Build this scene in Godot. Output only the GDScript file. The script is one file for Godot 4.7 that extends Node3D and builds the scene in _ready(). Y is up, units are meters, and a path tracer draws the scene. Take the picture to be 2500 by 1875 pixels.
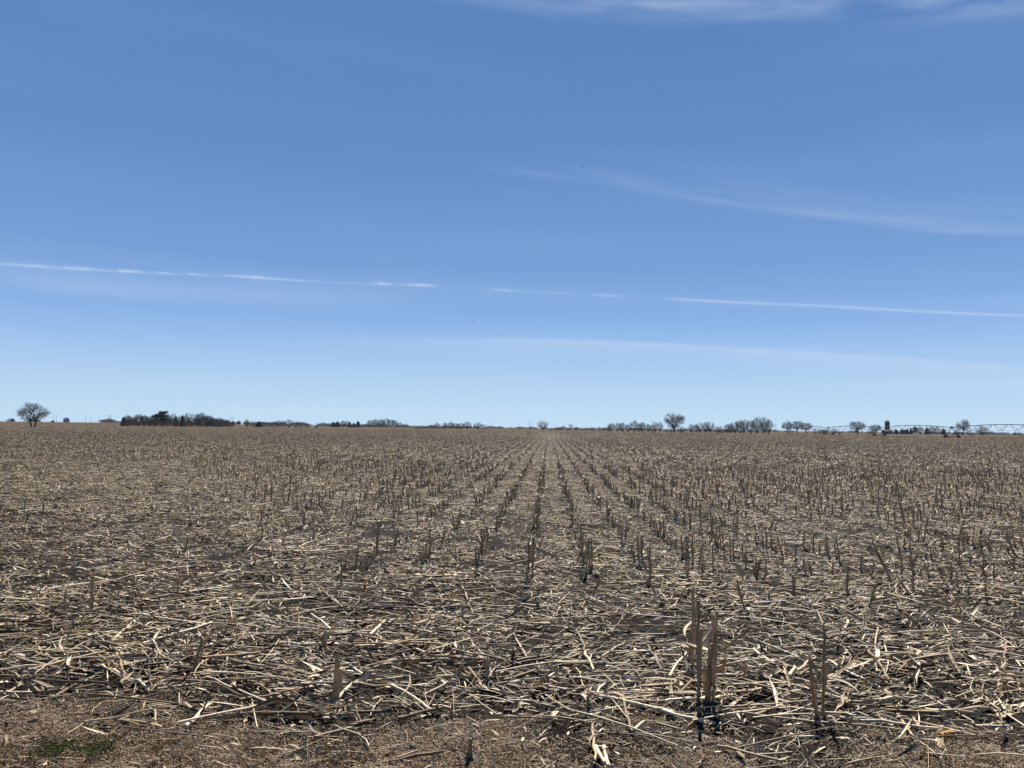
extends Node3D
# A harvested corn field under a spring sky: camera and light first, then the ground, the far trees and farm things, the sprinkler line, the stubs and the litter.

const ROW := 0.765
const ROW_START := -0.22
const FIELD_END := 448.0

var rng := RandomNumberGenerator.new()
var clod := FastNoiseLite.new()
var patchy := FastNoiseLite.new()
var streak := FastNoiseLite.new()
var mats := {}
var taken := {}

const BLEACHED := Color(0.57, 0.495, 0.37)
const PALE := Color(0.335, 0.262, 0.165)
const TAN := Color(0.15, 0.097, 0.05)
const GREY := Color(0.085, 0.068, 0.049)
const BROWN := Color(0.046, 0.028, 0.015)
const STUB := Color(0.40, 0.285, 0.155)
const STUB_DULL := Color(0.27, 0.183, 0.098)
const DARK := Color(0.025, 0.017, 0.012)


# ---------------------------------------------------------------- helpers
class MB:
	var v := PackedVector3Array()
	var n := PackedVector3Array()
	var c := PackedColorArray()
	var uv := PackedVector2Array()
	var ix := PackedInt32Array()

	func vert(p: Vector3, nn: Vector3, col: Color, u := Vector2.ZERO) -> int:
		v.append(p); n.append(nn); c.append(col); uv.append(u)
		return v.size() - 1

	func tri(a: int, b: int, d: int) -> void:
		var g := (v[b] - v[a]).cross(v[d] - v[a])
		if g.dot(n[a] + n[b] + n[d]) > 0.0:
			ix.append(a); ix.append(d); ix.append(b)
		else:
			ix.append(a); ix.append(b); ix.append(d)

	func quad(a: int, b: int, d: int, e: int) -> void:
		tri(a, b, d); tri(a, d, e)

	func tube(pts: Array, rad: Array, sides: int, cols: Array, cap := true) -> void:
		var prev := -1
		var along := 0.0
		var ref := Vector3.UP
		var t0: Vector3 = (pts[pts.size() - 1] - pts[0]).normalized()
		if absf(t0.y) > 0.8:
			ref = Vector3.RIGHT
		for k in pts.size():
			var p: Vector3 = pts[k]
			var t: Vector3 = (pts[mini(k + 1, pts.size() - 1)] - pts[maxi(k - 1, 0)]).normalized()
			var u := t.cross(ref).normalized()
			var w := t.cross(u)
			if k > 0:
				along += p.distance_to(pts[k - 1])
			var first := v.size()
			for s in sides:
				var a := TAU * s / sides
				var d := u * cos(a) + w * sin(a)
				vert(p + d * float(rad[k]), d, cols[k], Vector2(float(s) / sides, along * 4.0))
			if prev >= 0:
				for s in sides:
					var s2 := (s + 1) % sides
					quad(prev + s, prev + s2, first + s2, first + s)
			elif cap:
				disc(first, sides, -t, cols[k])
			prev = first
			if cap and k == pts.size() - 1:
				disc(first, sides, t, cols[k])

	func disc(first: int, sides: int, t: Vector3, col: Color) -> void:
		var mid := Vector3.ZERO
		for s in sides:
			mid += v[first + s]
		var m := vert(mid / sides, t, col.lerp(Color(0.62, 0.55, 0.42), 0.5))
		var ring := []
		for s in sides:
			ring.append(vert(v[first + s], t, col))
		for s in sides:
			tri(m, ring[s], ring[(s + 1) % sides])

	# a strip along pts; side holds the half-width vectors; fold lifts the two edges above the midrib
	func strip(pts: Array, side: Array, cols: Array, fold := 0.0) -> void:
		var last := []
		for k in pts.size():
			var p: Vector3 = pts[k]
			var s: Vector3 = side[k]
			var t: Vector3 = (pts[mini(k + 1, pts.size() - 1)] - pts[maxi(k - 1, 0)]).normalized()
			var up := s.cross(t).normalized()
			if up.y < 0.0:
				up = -up
			var lift := up * s.length() * fold
			var b := float(k) / maxf(1.0, pts.size() - 1)
			var here := []
			if fold == 0.0:
				here = [vert(p - s, up, cols[k], Vector2(0, b)), vert(p + s, up, cols[k], Vector2(0.3, b))]
			else:
				var tilt := s.normalized() * fold
				here = [vert(p - s + lift, (up + tilt).normalized(), cols[k], Vector2(0, b)), vert(p, up, cols[k].darkened(0.1), Vector2(0.25, b)), vert(p + s + lift, (up - tilt).normalized(), cols[k], Vector2(0.5, b))]
			if k > 0:
				for j in here.size() - 1:
					quad(last[j], last[j + 1], here[j + 1], here[j])
			last = here

	func box(at: Vector3, size: Vector3, col := Color.WHITE, turn := Basis()) -> void:
		for axis in 3:
			for sg in [-1.0, 1.0]:
				var nn := Vector3.ZERO
				nn[axis] = sg
				var a := Vector3.ZERO
				a[(axis + 1) % 3] = 1.0
				var b := Vector3.ZERO
				b[(axis + 2) % 3] = 1.0
				var q := []
				for m in [[-1, -1], [1, -1], [1, 1], [-1, 1]]:
					q.append(vert(at + turn * ((nn + a * m[0] + b * m[1]) * size * 0.5), turn * nn, col, Vector2(m[0], m[1])))
				quad(q[0], q[1], q[2], q[3])

	func mesh() -> ArrayMesh:
		var a := []
		a.resize(Mesh.ARRAY_MAX)
		a[Mesh.ARRAY_VERTEX] = v
		a[Mesh.ARRAY_NORMAL] = n
		a[Mesh.ARRAY_COLOR] = c
		a[Mesh.ARRAY_TEX_UV] = uv
		a[Mesh.ARRAY_INDEX] = ix
		var m := ArrayMesh.new()
		m.add_surface_from_arrays(Mesh.PRIMITIVE_TRIANGLES, a)
		return m


func numbered(called: String) -> String:
	if not taken.has(called):
		taken[called] = 0
		return called
	taken[called] += 1
	return "%s_%03d" % [called, taken[called]]


func tag(o: Node, label: String, category: String, group := "") -> Node:
	o.set_meta("label", label)
	o.set_meta("category", category)
	if group:
		o.set_meta("group", group)
	return o


func thing(called: String, at: Vector3, turn := 0.0) -> Node3D:
	var o := Node3D.new()
	o.name = numbered(called)
	add_child(o, true)
	o.position = at
	o.rotation.y = turn
	return o


func piece(called: String, m: Mesh, mat: Material, parent: Node, at := Vector3.ZERO) -> MeshInstance3D:
	var o := MeshInstance3D.new()
	o.name = numbered(called) if parent == self else called
	o.mesh = m
	o.material_override = mat
	o.position = at
	parent.add_child(o, true)
	return o


func structure(called: String, m: Mesh, mat: Material) -> MeshInstance3D:
	var o := piece(called, m, mat, self)
	o.set_meta("kind", "structure")
	return o


func many(called: String, m: Mesh, mat: Material, parent: Node, where: Array, tint: Array) -> void:
	if where.is_empty():
		return
	var mm := MultiMesh.new()
	mm.transform_format = MultiMesh.TRANSFORM_3D
	mm.use_colors = true
	mm.mesh = m
	mm.instance_count = where.size()
	for i in where.size():
		mm.set_instance_transform(i, where[i])
		mm.set_instance_color(i, tint[i])
	var o := MultiMeshInstance3D.new()
	o.name = called
	o.multimesh = mm
	o.material_override = mat
	parent.add_child(o, true)
	o.set_meta("kind", "stuff")


func stuff_root(called: String, label: String) -> Node3D:
	var o := thing(called, Vector3.ZERO)
	o.set_meta("kind", "stuff")
	o.set_meta("label", label)
	return o


func jit(c: Color, k := 0.12) -> Color:
	var f := 1.0 + rng.randf_range(-k, k)
	return Color(c.r * f * (1.0 + rng.randf_range(-0.03, 0.03)), c.g * f, c.b * f * (1.0 + rng.randf_range(-0.06, 0.06)))


func straw_tone() -> Color:
	var t := rng.randf()
	if t < 0.24:
		return jit(BLEACHED)
	if t < 0.49:
		return jit(PALE)
	if t < 0.59:
		return jit(TAN, 0.2)
	if t < 0.66:
		return jit(GREY, 0.2)
	if t < 0.84:
		return jit(BROWN, 0.35)
	return jit(DARK, 0.3)


func smooth(a: float, b: float, x: float) -> float:
	return smoothstep(a, b, x)


func bump(x: float, c: float, w: float) -> float:
	return exp(-pow((x - c) / w, 2.0))


# height of the ground, in metres
func ground_y(x: float, z: float) -> float:
	var d := Vector2(x, z).length()
	var h := 0.0
	if d < 45.0:
		var f := 1.0 - smooth(16.0, 44.0, d)
		h += f * (0.014 * cos(TAU * (x - ROW_START) / ROW) * smooth(5.0, 7.5, -z) + clod.get_noise_2d(x, z) * 0.035)
		if d < 18.0:
			h += (1.0 - smooth(9.0, 17.0, d)) * (clod.get_noise_2d(x * 5.0 + 40.0, z * 5.0) * 0.030 + clod.get_noise_2d(x * 19.0, z * 19.0 + 70.0) * 0.013)
	h += 2.3 * smooth(-500.0, -1000.0, z) * smooth(-330.0, -560.0, x)
	return h


func in_view(x: float, z: float, margin := 2.0) -> bool:
	var a := deg_to_rad(2.75)
	var f := x * -sin(a) - z * cos(a)
	var s := x * cos(a) - z * sin(a)
	return f > 3.6 and absf(s) < f * 0.675 + margin


func wrinkled(f: float, amount: Color, base: Color, size := 512, octaves := 4) -> NoiseTexture2D:
	var t := NoiseTexture2D.new()
	var nz := FastNoiseLite.new()
	nz.frequency = f
	nz.fractal_octaves = octaves
	nz.seed = int(f * 1000.0) + octaves
	t.noise = nz
	t.width = size
	t.height = size
	t.seamless = true
	var g := Gradient.new()
	g.set_color(0, amount)
	g.set_color(1, base)
	t.color_ramp = g
	return t


func make_materials() -> void:
	# fibres that run along stalks and leaves
	var im := Image.create(64, 128, false, Image.FORMAT_RGB8)
	for x in 64:
		var line := 0.88 + 0.14 * rng.randf()
		for y in 128:
			var k := clampf(line + 0.1 * clod.get_noise_2d(x * 0.9, y * 0.11) + rng.randf_range(-0.04, 0.04), 0.0, 1.0)
			im.set_pixel(x, y, Color(k, k * 0.99, k * 0.97))
	var fibre := ImageTexture.create_from_image(im)
	for named in ["straw", "leaf"]:
		var m := StandardMaterial3D.new()
		m.resource_name = named
		m.vertex_color_use_as_albedo = true
		m.albedo_texture = fibre
		m.roughness = 0.62
		m.metallic_specular = 0.45
		m.backlight_enabled = true
		m.backlight = Color(0.14, 0.12, 0.08)
		if named == "leaf":
			m.backlight = Color(0.3, 0.27, 0.2)
			m.cull_mode = BaseMaterial3D.CULL_DISABLED
		mats[named] = m
	var soil := StandardMaterial3D.new()
	soil.resource_name = "soil"
	soil.vertex_color_use_as_albedo = true
	soil.albedo_texture = wrinkled(0.03, Color(0.45, 0.44, 0.43), Color(1, 1, 1), 1024, 5)
	soil.heightmap_enabled = true
	soil.heightmap_texture = wrinkled(0.055, Color.BLACK, Color.WHITE, 1024, 5)
	soil.heightmap_scale = 1.6
	soil.uv1_triplanar = true
	soil.uv1_world_triplanar = true
	soil.uv1_scale = Vector3(0.8, 0.8, 0.8)
	soil.roughness = 0.95
	soil.metallic_specular = 0.25
	mats.soil = soil
	var land := StandardMaterial3D.new()
	land.resource_name = "land"
	land.vertex_color_use_as_albedo = true
	land.albedo_texture = wrinkled(0.02, Color(0.62, 0.6, 0.56), Color(1, 1, 1), 512, 5)
	land.uv1_triplanar = true
	land.uv1_world_triplanar = true
	land.uv1_scale = Vector3(0.021, 0.021, 0.021)
	land.roughness = 1.0
	land.metallic_specular = 0.1
	mats.land = land
	var bark := StandardMaterial3D.new()
	bark.resource_name = "bark"
	bark.vertex_color_use_as_albedo = true
	bark.roughness = 0.95
	bark.metallic_specular = 0.15
	mats.bark = bark
	var needle := StandardMaterial3D.new()
	needle.resource_name = "needle"
	needle.vertex_color_use_as_albedo = true
	needle.roughness = 0.8
	needle.backlight_enabled = true
	needle.backlight = Color(0.25, 0.3, 0.15)
	needle.cull_mode = BaseMaterial3D.CULL_DISABLED
	mats.needle = needle
	for row in [["galvanised", Color(0.045, 0.047, 0.055), 0.8, 0.0], ["rusty", Color(0.10, 0.055, 0.04), 0.9, 0.0], ["rubber", Color(0.035, 0.03, 0.03), 0.95, 0.0], ["bin_steel", Color(0.19, 0.225, 0.265), 0.8, 0.0],
			["white_roof", Color(0.72, 0.73, 0.75), 0.5, 0.1], ["navy", Color(0.018, 0.022, 0.04), 0.9, 0.0], ["pole_wood", Color(0.09, 0.075, 0.06), 0.95, 0.0], ["shed_wall", Color(0.03, 0.033, 0.045), 0.8, 0.0], ["bird", Color(0.03, 0.03, 0.035), 0.9, 0.0]]:
		var m := StandardMaterial3D.new()
		m.resource_name = row[0]
		var lin: Color = row[1]
		m.albedo_color = lin.linear_to_srgb()
		m.roughness = row[2]
		m.metallic = row[3]
		mats[row[0]] = m


# ---------------------------------------------------------------- sky
func sky_tone(el: float, az: float) -> Color:
	var stops := [[0.0, 0.530, 0.708, 0.875], [1.2, 0.500, 0.685, 0.870], [2.9, 0.430, 0.628, 0.860], [5.6, 0.325, 0.520, 0.830], [7.8, 0.245, 0.430, 0.775], [11.8, 0.178, 0.342, 0.665], [18.9, 0.126, 0.260, 0.575], [27.0, 0.106, 0.228, 0.512], [38.0, 0.084, 0.19, 0.465], [90.0, 0.065, 0.155, 0.400]]
	var c := Color(0.5, 0.7, 0.88)
	for i in stops.size() - 1:
		var a: Array = stops[i]
		var b: Array = stops[i + 1]
		if el >= a[0]:
			var t := clampf((el - a[0]) / (b[0] - a[0]), 0.0, 1.0)
			c = Color(lerpf(a[1], b[1], t), lerpf(a[2], b[2], t), lerpf(a[3], b[3], t))
	var side := 1.0 + 0.05 * cos(deg_to_rad(az - 25.0))
	return Color(c.r * side, c.g * side, c.b * (0.5 + 0.5 * side))


func make_sky() -> Image:
	var w := 2048
	var h := 1024
	var data := PackedFloat32Array()
	data.resize(w * h * 3)
	var tones := []
	for y in h:
		var el := 90.0 - (y + 0.5) / h * 180.0
		var row := []
		if el > 0.0:
			for k in 65:
				row.append(sky_tone(el, -180.0 + k * 5.625))
		tones.append(row)
	var veil := FastNoiseLite.new()
	veil.frequency = 0.05
	veil.fractal_octaves = 4
	veil.seed = 11
	for y in h:
		var el := 90.0 - (y + 0.5) / h * 180.0
		var i := y * w * 3
		if el <= 0.0:
			for x in w:
				data[i] = 0.16; data[i + 1] = 0.14; data[i + 2] = 0.12
				i += 3
			continue
		var row: Array = tones[y]
		for x in w:
			var az := fposmod((x + 0.5) / w * 360.0 + 180.0, 360.0) - 180.0
			var kf := (az + 180.0) / 5.625
			var k := int(kf)
			var c: Color = row[k].lerp(row[mini(k + 1, 64)], kf - k)
			var a := 0.0
			# thin streaks all over the sky, drawn out along the horizon
			if el < 45.0:
				var s := veil.get_noise_2d(az * 0.35, el * 3.2 + az * 0.2)
				a += 0.05 * maxf(0.0, s) * smooth(45.0, 30.0, el)
				# the white bank that crosses the top of the view and goes on to the right
				var top_mid := 30.3 - 0.0018 * pow(maxf(0.0, az + 7.0), 2.0) - 0.05 * maxf(0.0, az + 7.0)
				if el > 22.0:
					var fine := veil.get_noise_2d(az * 1.9 + 50.0, el * 17.0 + az * 1.2)
					var wisp := veil.get_noise_2d(az * 0.8 + 9.0, el * 4.0)
					a += (0.42 + 0.8 * fine + 0.5 * wisp) * (bump(el, top_mid, 0.85) + 0.6 * bump(el, top_mid + 2.6, 2.0)) * smooth(-17.0, 2.0, az) * smooth(75.0, 45.0, az) * 0.33
				# old spread trail: a slanting band with a sharp lower edge
				if el > 6.0 and el < 24.0 and az > -12.0 and az < 60.0:
					var low := lerpf(18.8, 18.2, clampf((az + 6.0) / 7.7, 0.0, 1.0)) - 0.187 * clampf(az - 1.7, 0.0, 9.05) - 0.224 * clampf(az - 10.75, 0.0, 14.7) - 0.17 * maxf(0.0, az - 25.45) + 0.15 * veil.get_noise_2d(az * 1.3, 3.0)
					var up := el - low
					var wide := 0.5 + 0.012 * (az + 6.0)
					if up > -0.3:
						a += (0.75 + 1.0 * veil.get_noise_2d(az * 1.3, el * 15.0 + az * 2.6) + 0.4 * veil.get_noise_2d(az * 0.5, 8.0)) * smooth(-0.32, 0.26, up) * exp(-maxf(0.0, up) / wide) * smooth(-8.0, 4.0, az) * smooth(60.0, 40.0, az) * 0.27
				# pale bands low over the horizon
				if el < 13.0:
					var b1 := 6.55 - 0.0016 * pow(az + 3.0, 2.0) - 0.022 * maxf(0.0, az)
					a += 0.48 * smooth(0.3, -0.1, el - b1) * exp(minf(0.0, el - b1) / 0.9) * smooth(-24.0, 0.0, az) * smooth(70.0, 35.0, az) * (0.75 + 0.5 * veil.get_noise_2d(az * 0.7, el * 8.0))
					a += 0.16 * maxf(0.0, veil.get_noise_2d(az * 0.22 + 70.0, el * 6.0 + az * 0.25)) * smooth(0.8, 2.5, el) * smooth(13.0, 8.0, el)
					a += 0.2 * bump(el, 3.15, 0.25) * smooth(12.0, 24.0, az) * smooth(70.0, 40.0, az)
					a += 0.14 * bump(el, 9.0 + 0.03 * (az + 25.0), 0.7) * smooth(-40.0, -32.0, az) * smooth(-8.0, -20.0, az) * (0.8 + veil.get_noise_2d(az, el * 3.0))
			var mottle := 1.0 + 0.022 * veil.get_noise_2d(az * 0.25, el * 0.7 + 300.0)
			c = Color(c.r * mottle, c.g * mottle, c.b)
			a = clampf(a, 0.0, 0.75)
			data[i] = lerpf(c.r, 0.60, a) / EXPOSURE; data[i + 1] = lerpf(c.g, 0.72, a) / EXPOSURE; data[i + 2] = lerpf(c.b, 0.90, a) / EXPOSURE
			i += 3
	var im := Image.create_from_data(w, h, false, Image.FORMAT_RGBF, data.to_byte_array())
	im.resize(4096, 2048, Image.INTERPOLATE_CUBIC)
	# the fresh vapour trail of one aircraft, broken in the middle
	var path := [[-60.0, 7.6], [-38.0, 9.67], [-36.7, 9.71], [-23.7, 10.32], [-8.05, 10.4], [-2.83, 10.15], [1.77, 9.96], [4.81, 9.79], [7.65, 9.6], [19.1, 8.67], [31.0, 7.3], [48.0, 4.6]]
	for step in int(108.0 / 0.088):
		var az := -60.0 + step * 0.088
		var el := 0.0
		for k in path.size() - 1:
			if az >= path[k][0]:
				el = lerpf(path[k][1], path[k + 1][1], clampf((az - path[k][0]) / (path[k + 1][0] - path[k][0]), 0.0, 1.0))
		var puff := veil.get_noise_2d(az * 6.0, 20.0)
		var slow := veil.get_noise_2d(az * 1.6, 60.0)
		var dense := 0.0
		var half := 0.055
		if az < -7.5:
			dense = maxf(0.21 + 0.14 * puff, 0.36 + 0.25 * slow + 0.5 * puff) * smooth(-45.0, -30.0, az) * smooth(-7.6, -9.5, az)
			el += 0.06 * puff
			half = 0.036 + 0.04 * maxf(0.0, puff + 0.3 * slow)
		elif az < 7.5:
			dense = 0.05 + 0.05 * puff + 0.36 * (bump(az, -3.6, 0.9) + 0.45 * bump(az, 0.3, 1.2) + 0.9 * bump(az, 4.2, 0.9))
			half = 0.05
		else:
			dense = (0.4 + 0.2 * slow) * smooth(7.4, 10.0, az) * smooth(48.0, 36.0, az)
			half = 0.046 + 0.02 * bump(az, 13.0, 3.0)
		dense = clampf(dense, 0.0, 0.9)
		if dense < 0.02:
			continue
		var px := posmod(int(az / 360.0 * 4096.0 + 4096.0), 4096)
		var py := (90.0 - el) / 180.0 * 2048.0
		for dy in range(-6, 7):
			var yy := int(py) + dy
			var off := (yy + 0.5 - py) * 180.0 / 2048.0
			var a := dense * exp(-pow(off / half, 2.0)) * 0.8 + dense * 0.12 * exp(-pow(off / (half * 3.0), 2.0))
			var was := im.get_pixel(px, yy)
			im.set_pixel(px, yy, was.lerp(Color(0.80, 0.88, 0.98) / EXPOSURE, a))
	return im


func set_up_view() -> void:
	var cam := Camera3D.new()
	cam.name = "camera"
	cam.fov = rad_to_deg(2.0 * atan(937.5 / 1881.0))
	cam.near = 0.05
	cam.far = 20000.0
	cam.position = Vector3(0, 2.0, 0)
	cam.rotation_degrees = Vector3(3.25, 2.75, 0.676)
	add_child(cam)
	cam.current = true
	var env := Environment.new()
	env.background_mode = Environment.BG_SKY
	var sm := PanoramaSkyMaterial.new()
	sm.panorama = ImageTexture.create_from_image(make_sky())
	var sky := Sky.new()
	sky.sky_material = sm
	env.sky = sky
	env.tonemap_mode = Environment.TONE_MAPPER_LINEAR
	env.tonemap_exposure = EXPOSURE
	env.sdfgi_enabled = true
	env.ssao_enabled = true
	env.ssil_enabled = true
	env.fog_enabled = FOG > 0.0
	env.fog_density = FOG
	env.fog_light_color = Color(0.78, 0.87, 1.0)
	var we := WorldEnvironment.new()
	we.name = "world_environment"
	we.environment = env
	add_child(we)
	var sun := DirectionalLight3D.new()
	sun.name = "sun"
	sun.light_energy = 1.6
	sun.light_color = Color(1.0, 0.96, 0.895)
	sun.light_angular_distance = 0.53
	sun.shadow_enabled = true
	sun.rotation_degrees = Vector3(-52.0, 180.0 - 10.0, 0)
	add_child(sun)


const FOG := 0.00004
const EXPOSURE := 2.3


# ---------------------------------------------------------------- ground
func grid(xs: Array, zs: Array, tone: Callable, lift := 0.0) -> ArrayMesh:
	var v := PackedVector3Array()
	var c := PackedColorArray()
	var n := PackedVector3Array()
	var ix := PackedInt32Array()
	var w := xs.size()
	for z in zs:
		for x in xs:
			v.append(Vector3(x, ground_y(x, z) + lift, z))
			c.append((tone as Callable).call(x, z))
	for j in zs.size():
		for i in w:
			var a := v[j * w + maxi(i - 1, 0)]
			var b := v[j * w + mini(i + 1, w - 1)]
			var d := v[maxi(j - 1, 0) * w + i]
			var e := v[mini(j + 1, zs.size() - 1) * w + i]
			var nn := (b - a).cross(e - d)
			n.append((nn if nn.y > 0.0 else -nn).normalized())
	for j in zs.size() - 1:
		for i in w - 1:
			var a := j * w + i
			ix.append_array([a, a + 1, a + w + 1, a, a + w + 1, a + w] if zs[0] < zs[1] else [a, a + w + 1, a + 1, a, a + w, a + w + 1])
	var arr := []
	arr.resize(Mesh.ARRAY_MAX)
	arr[Mesh.ARRAY_VERTEX] = v
	arr[Mesh.ARRAY_NORMAL] = n
	arr[Mesh.ARRAY_COLOR] = c
	arr[Mesh.ARRAY_INDEX] = ix
	var m := ArrayMesh.new()
	m.add_surface_from_arrays(Mesh.PRIMITIVE_TRIANGLES, arr)
	return m


func spread(fine: float, step: float, grow: float, last: float) -> Array:
	var half := []
	var x := 0.0
	while x < fine:
		half.append(x)
		x += step
	var s := step
	while x < last:
		half.append(x)
		s *= grow
		x += s
	half.append(last)
	var all := []
	for k in range(half.size() - 1, 0, -1):
		all.append(-half[k])
	all.append_array(half)
	return all


# where the near margin of the litter lies in front of the viewer
func margin_z(x: float) -> float:
	return 5.25 + 0.42 * bump(x, -0.15, 0.9) + 0.12 * bump(x, -2.9, 0.6) - 0.4 * bump(x, -1.5, 0.7) - 0.12 * smooth(0.9, 2.6, x) + 0.22 * patchy.get_noise_2d(x * 1.4, 9.0)


func soil_tone(x: float, z: float) -> Color:
	var c := Color(0.0195, 0.0158, 0.0123)
	var d := -z
	var far := smooth(60.0, 240.0, d)
	var drift := patchy.get_noise_2d(x * 0.9, z * 0.9)
	c = c * (1.0 + 0.45 * drift)
	if d < 9.0:
		var chaff := smooth(0.28, -0.5, d - margin_z(x) + 0.5 * drift) * smooth(-0.12, 0.22, patchy.get_noise_2d(x * 1.5 + 31.0, z * 1.5) + 0.12 * smooth(1.0, 2.6, absf(x)))
		c = c.lerp(Color(0.105, 0.068, 0.036), clampf(chaff, 0.0, 0.85))
	return c.lerp(Color(0.066, 0.045, 0.026), far)


func pasture_tone(x: float, z: float) -> Color:
	var k := 1.0 + 0.3 * patchy.get_noise_2d(x * 0.02, z * 0.03)
	return Color(0.105 * k, 0.076 * k, 0.047 * k)


func far_tone(x: float, z: float) -> Color:
	var k := patchy.get_noise_2d(x * 0.006, z * 0.006)
	return Color(0.096, 0.077, 0.052).lerp(Color(0.052, 0.049, 0.042), smooth(-0.15, 0.2, k)) if k < 0.25 else Color(0.14, 0.119, 0.084)


func build_ground() -> void:
	var zs := [40.0, 20.0, 8.0, 2.0, -2.0, -3.5, -4.1]
	var z := -4.1
	var s := 0.03
	while z > -FIELD_END:
		z -= s
		if z < -10.0:
			s *= 1.035
		zs.append(z)
	zs[zs.size() - 1] = -FIELD_END
	structure("field_soil", grid(spread(7.2, 0.03, 1.06, 620.0), zs, soil_tone), mats.soil)
	var xs := spread(40.0, 20.0, 1.25, 900.0)
	structure("pasture", grid(xs, [-FIELD_END, -480.0, -520.0, -560.0, -600.0, -650.0, -700.0, -760.0, -820.0, -900.0], pasture_tone), mats.land)
	var far_z := []
	for k in 24:
		far_z.append(-900.0 - pow(k / 23.0, 2.0) * 9000.0)
	structure("far_land", grid(spread(100.0, 50.0, 1.2, 9000.0), far_z, far_tone), mats.land)
	var side_z := [40.0]
	for k in 12:
		side_z.append(-k * FIELD_END / 11.0)
	for sg in [-1.0, 1.0]:
		var side_x := [620.0 * sg, 800.0 * sg, 1100.0 * sg, 2000.0 * sg, 9000.0 * sg]
		if sg < 0.0:
			side_x.reverse()
		structure("side_land", grid(side_x, side_z, pasture_tone), mats.land)
	for sg in [-1.0, 1.0]:
		var side_x := [900.0 * sg, 1500.0 * sg, 9000.0 * sg]
		if sg < 0.0:
			side_x.reverse()
		structure("side_land", grid(side_x, [-FIELD_END, -600.0, -900.0], pasture_tone), mats.land)


# ---------------------------------------------------------------- trees
func twig_tone() -> Color:
	return jit(Color(0.062, 0.046, 0.038), 0.3)


func limb(mb: MB, p: Vector3, q: Vector3, r0: float, r1: float, sides: int, sag: float) -> Array:
	# a bough that leaves upright and bends over towards its end
	var mid := p.lerp(q, 0.5) + Vector3(rng.randf_range(-1, 1), rng.randf_range(0.2, 1.2), rng.randf_range(-1, 1)) * sag * p.distance_to(q)
	var pts := []
	var rad := []
	var cols := []
	var c := jit(Color(0.075, 0.06, 0.05), 0.2)
	for k in 5:
		var t := k / 4.0
		pts.append(p.lerp(mid, t).lerp(mid.lerp(q, t), t))
		rad.append(lerpf(r0, r1, t))
		cols.append(c)
	mb.tube(pts, rad, sides, cols, false)
	return pts


func twig(mb: MB, a: Vector3, b: Vector3, w: float) -> void:
	var d := b - a
	var s := d.cross(Vector3(rng.randf_range(-1, 1), rng.randf_range(-1, 1), rng.randf_range(-1, 1))).normalized()
	var c := twig_tone()
	var mid := a.lerp(b, 0.5) + Vector3(rng.randf_range(-1, 1), rng.randf_range(-0.4, 1), rng.randf_range(-1, 1)) * d.length() * 0.12
	mb.strip([a, mid, b], [s * w, s * w * 0.8, s * w * 0.45], [c, c, c])


# a bare crown that fills a dome ten metres wide and high: boughs, branches, then twigs out to the rim
func bare_crown(mb: MB, fork: Array, mid: Vector3, up: float, down: float, rad: float, boughs: int, r: float, cone := 0.0, sparse := 1.0) -> void:
	var lump := rng.randf() * 90.0
	for k in boughs:
		var a := 2.399963 * k + rng.randf_range(-0.3, 0.3)
		var y := lerpf(-0.75, 0.98, (k + 0.5) / boughs)
		var dir := Vector3(cos(a) * sqrt(1.0 - y * y), y, sin(a) * sqrt(1.0 - y * y))
		var from: Vector3 = fork[k % fork.size()]
		var pts := limb(mb, from, dome(mid, dir, up, down, rad, cone, lump) * 0.52 + mid * 0.48, r * rng.randf_range(0.7, 1.1), r * 0.4, 5, 0.12)
		for q in 6:
			var d2 := (dir + Vector3(rng.randf_range(-1, 1), rng.randf_range(-1, 1), rng.randf_range(-1, 1)) * 0.62).normalized()
			var at: Vector3 = (pts[2] as Vector3).lerp(pts[4], rng.randf()) if q else pts[4]
			var p2 := mid.lerp(dome(mid, d2, up, down, rad, cone, lump), rng.randf_range(0.68, 0.88))
			var sub := limb(mb, at, p2, r * 0.36, r * 0.14, 3, 0.1)
			for t in int(7 * sparse):
				var d3 := (d2 + Vector3(rng.randf_range(-1, 1), rng.randf_range(-0.9, 1), rng.randf_range(-1, 1)) * 0.4).normalized()
				var p3 := mid.lerp(dome(mid, d3, up, down, rad, cone, lump), rng.randf_range(0.84, 1.04))
				var s0: Vector3 = sub[1 + t % 4]
				twig(mb, s0, p3, 0.024)
				for e in 3:
					var b := s0.lerp(p3, rng.randf_range(0.3, 0.8))
					twig(mb, b, b + (d3 + Vector3(rng.randf_range(-1, 1), rng.randf_range(-0.6, 1), rng.randf_range(-1, 1)) * 1.1).normalized() * rng.randf_range(0.45, 1.0), 0.017)


func dome(mid: Vector3, d: Vector3, up: float, down: float, rad: float, cone: float, lump: float) -> Vector3:
	var k := 1.0 + 0.30 * clod.get_noise_3d(d.x * 1.3 + lump, d.y * 1.3, d.z * 1.3) + 0.16 * clod.get_noise_3d(d.x * 3.6, d.y * 3.6 + lump, d.z * 3.6)
	var narrow := 1.0 - cone * clampf(0.45 - d.y, 0.0, 1.0)
	return mid + Vector3(d.x * rad * narrow, d.y * (up if d.y > 0.0 else down), d.z * rad * narrow) * k


func tuft(mb: MB, at: Vector3, size: float, tone: Color, flat: float) -> void:
	for k in 3:
		var d := Vector3(rng.randf_range(-1, 1), rng.randf_range(-flat, flat), rng.randf_range(-1, 1)).normalized()
		var s := d.cross(Vector3(rng.randf_range(-1, 1), rng.randf_range(-1, 1), rng.randf_range(-1, 1))).normalized() * size * 0.32
		mb.strip([at - d * size * 0.5, at + d * size * 0.1, at + d * size * 0.5], [s * 0.3, s, s * 0.15], [tone, tone, tone])


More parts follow.
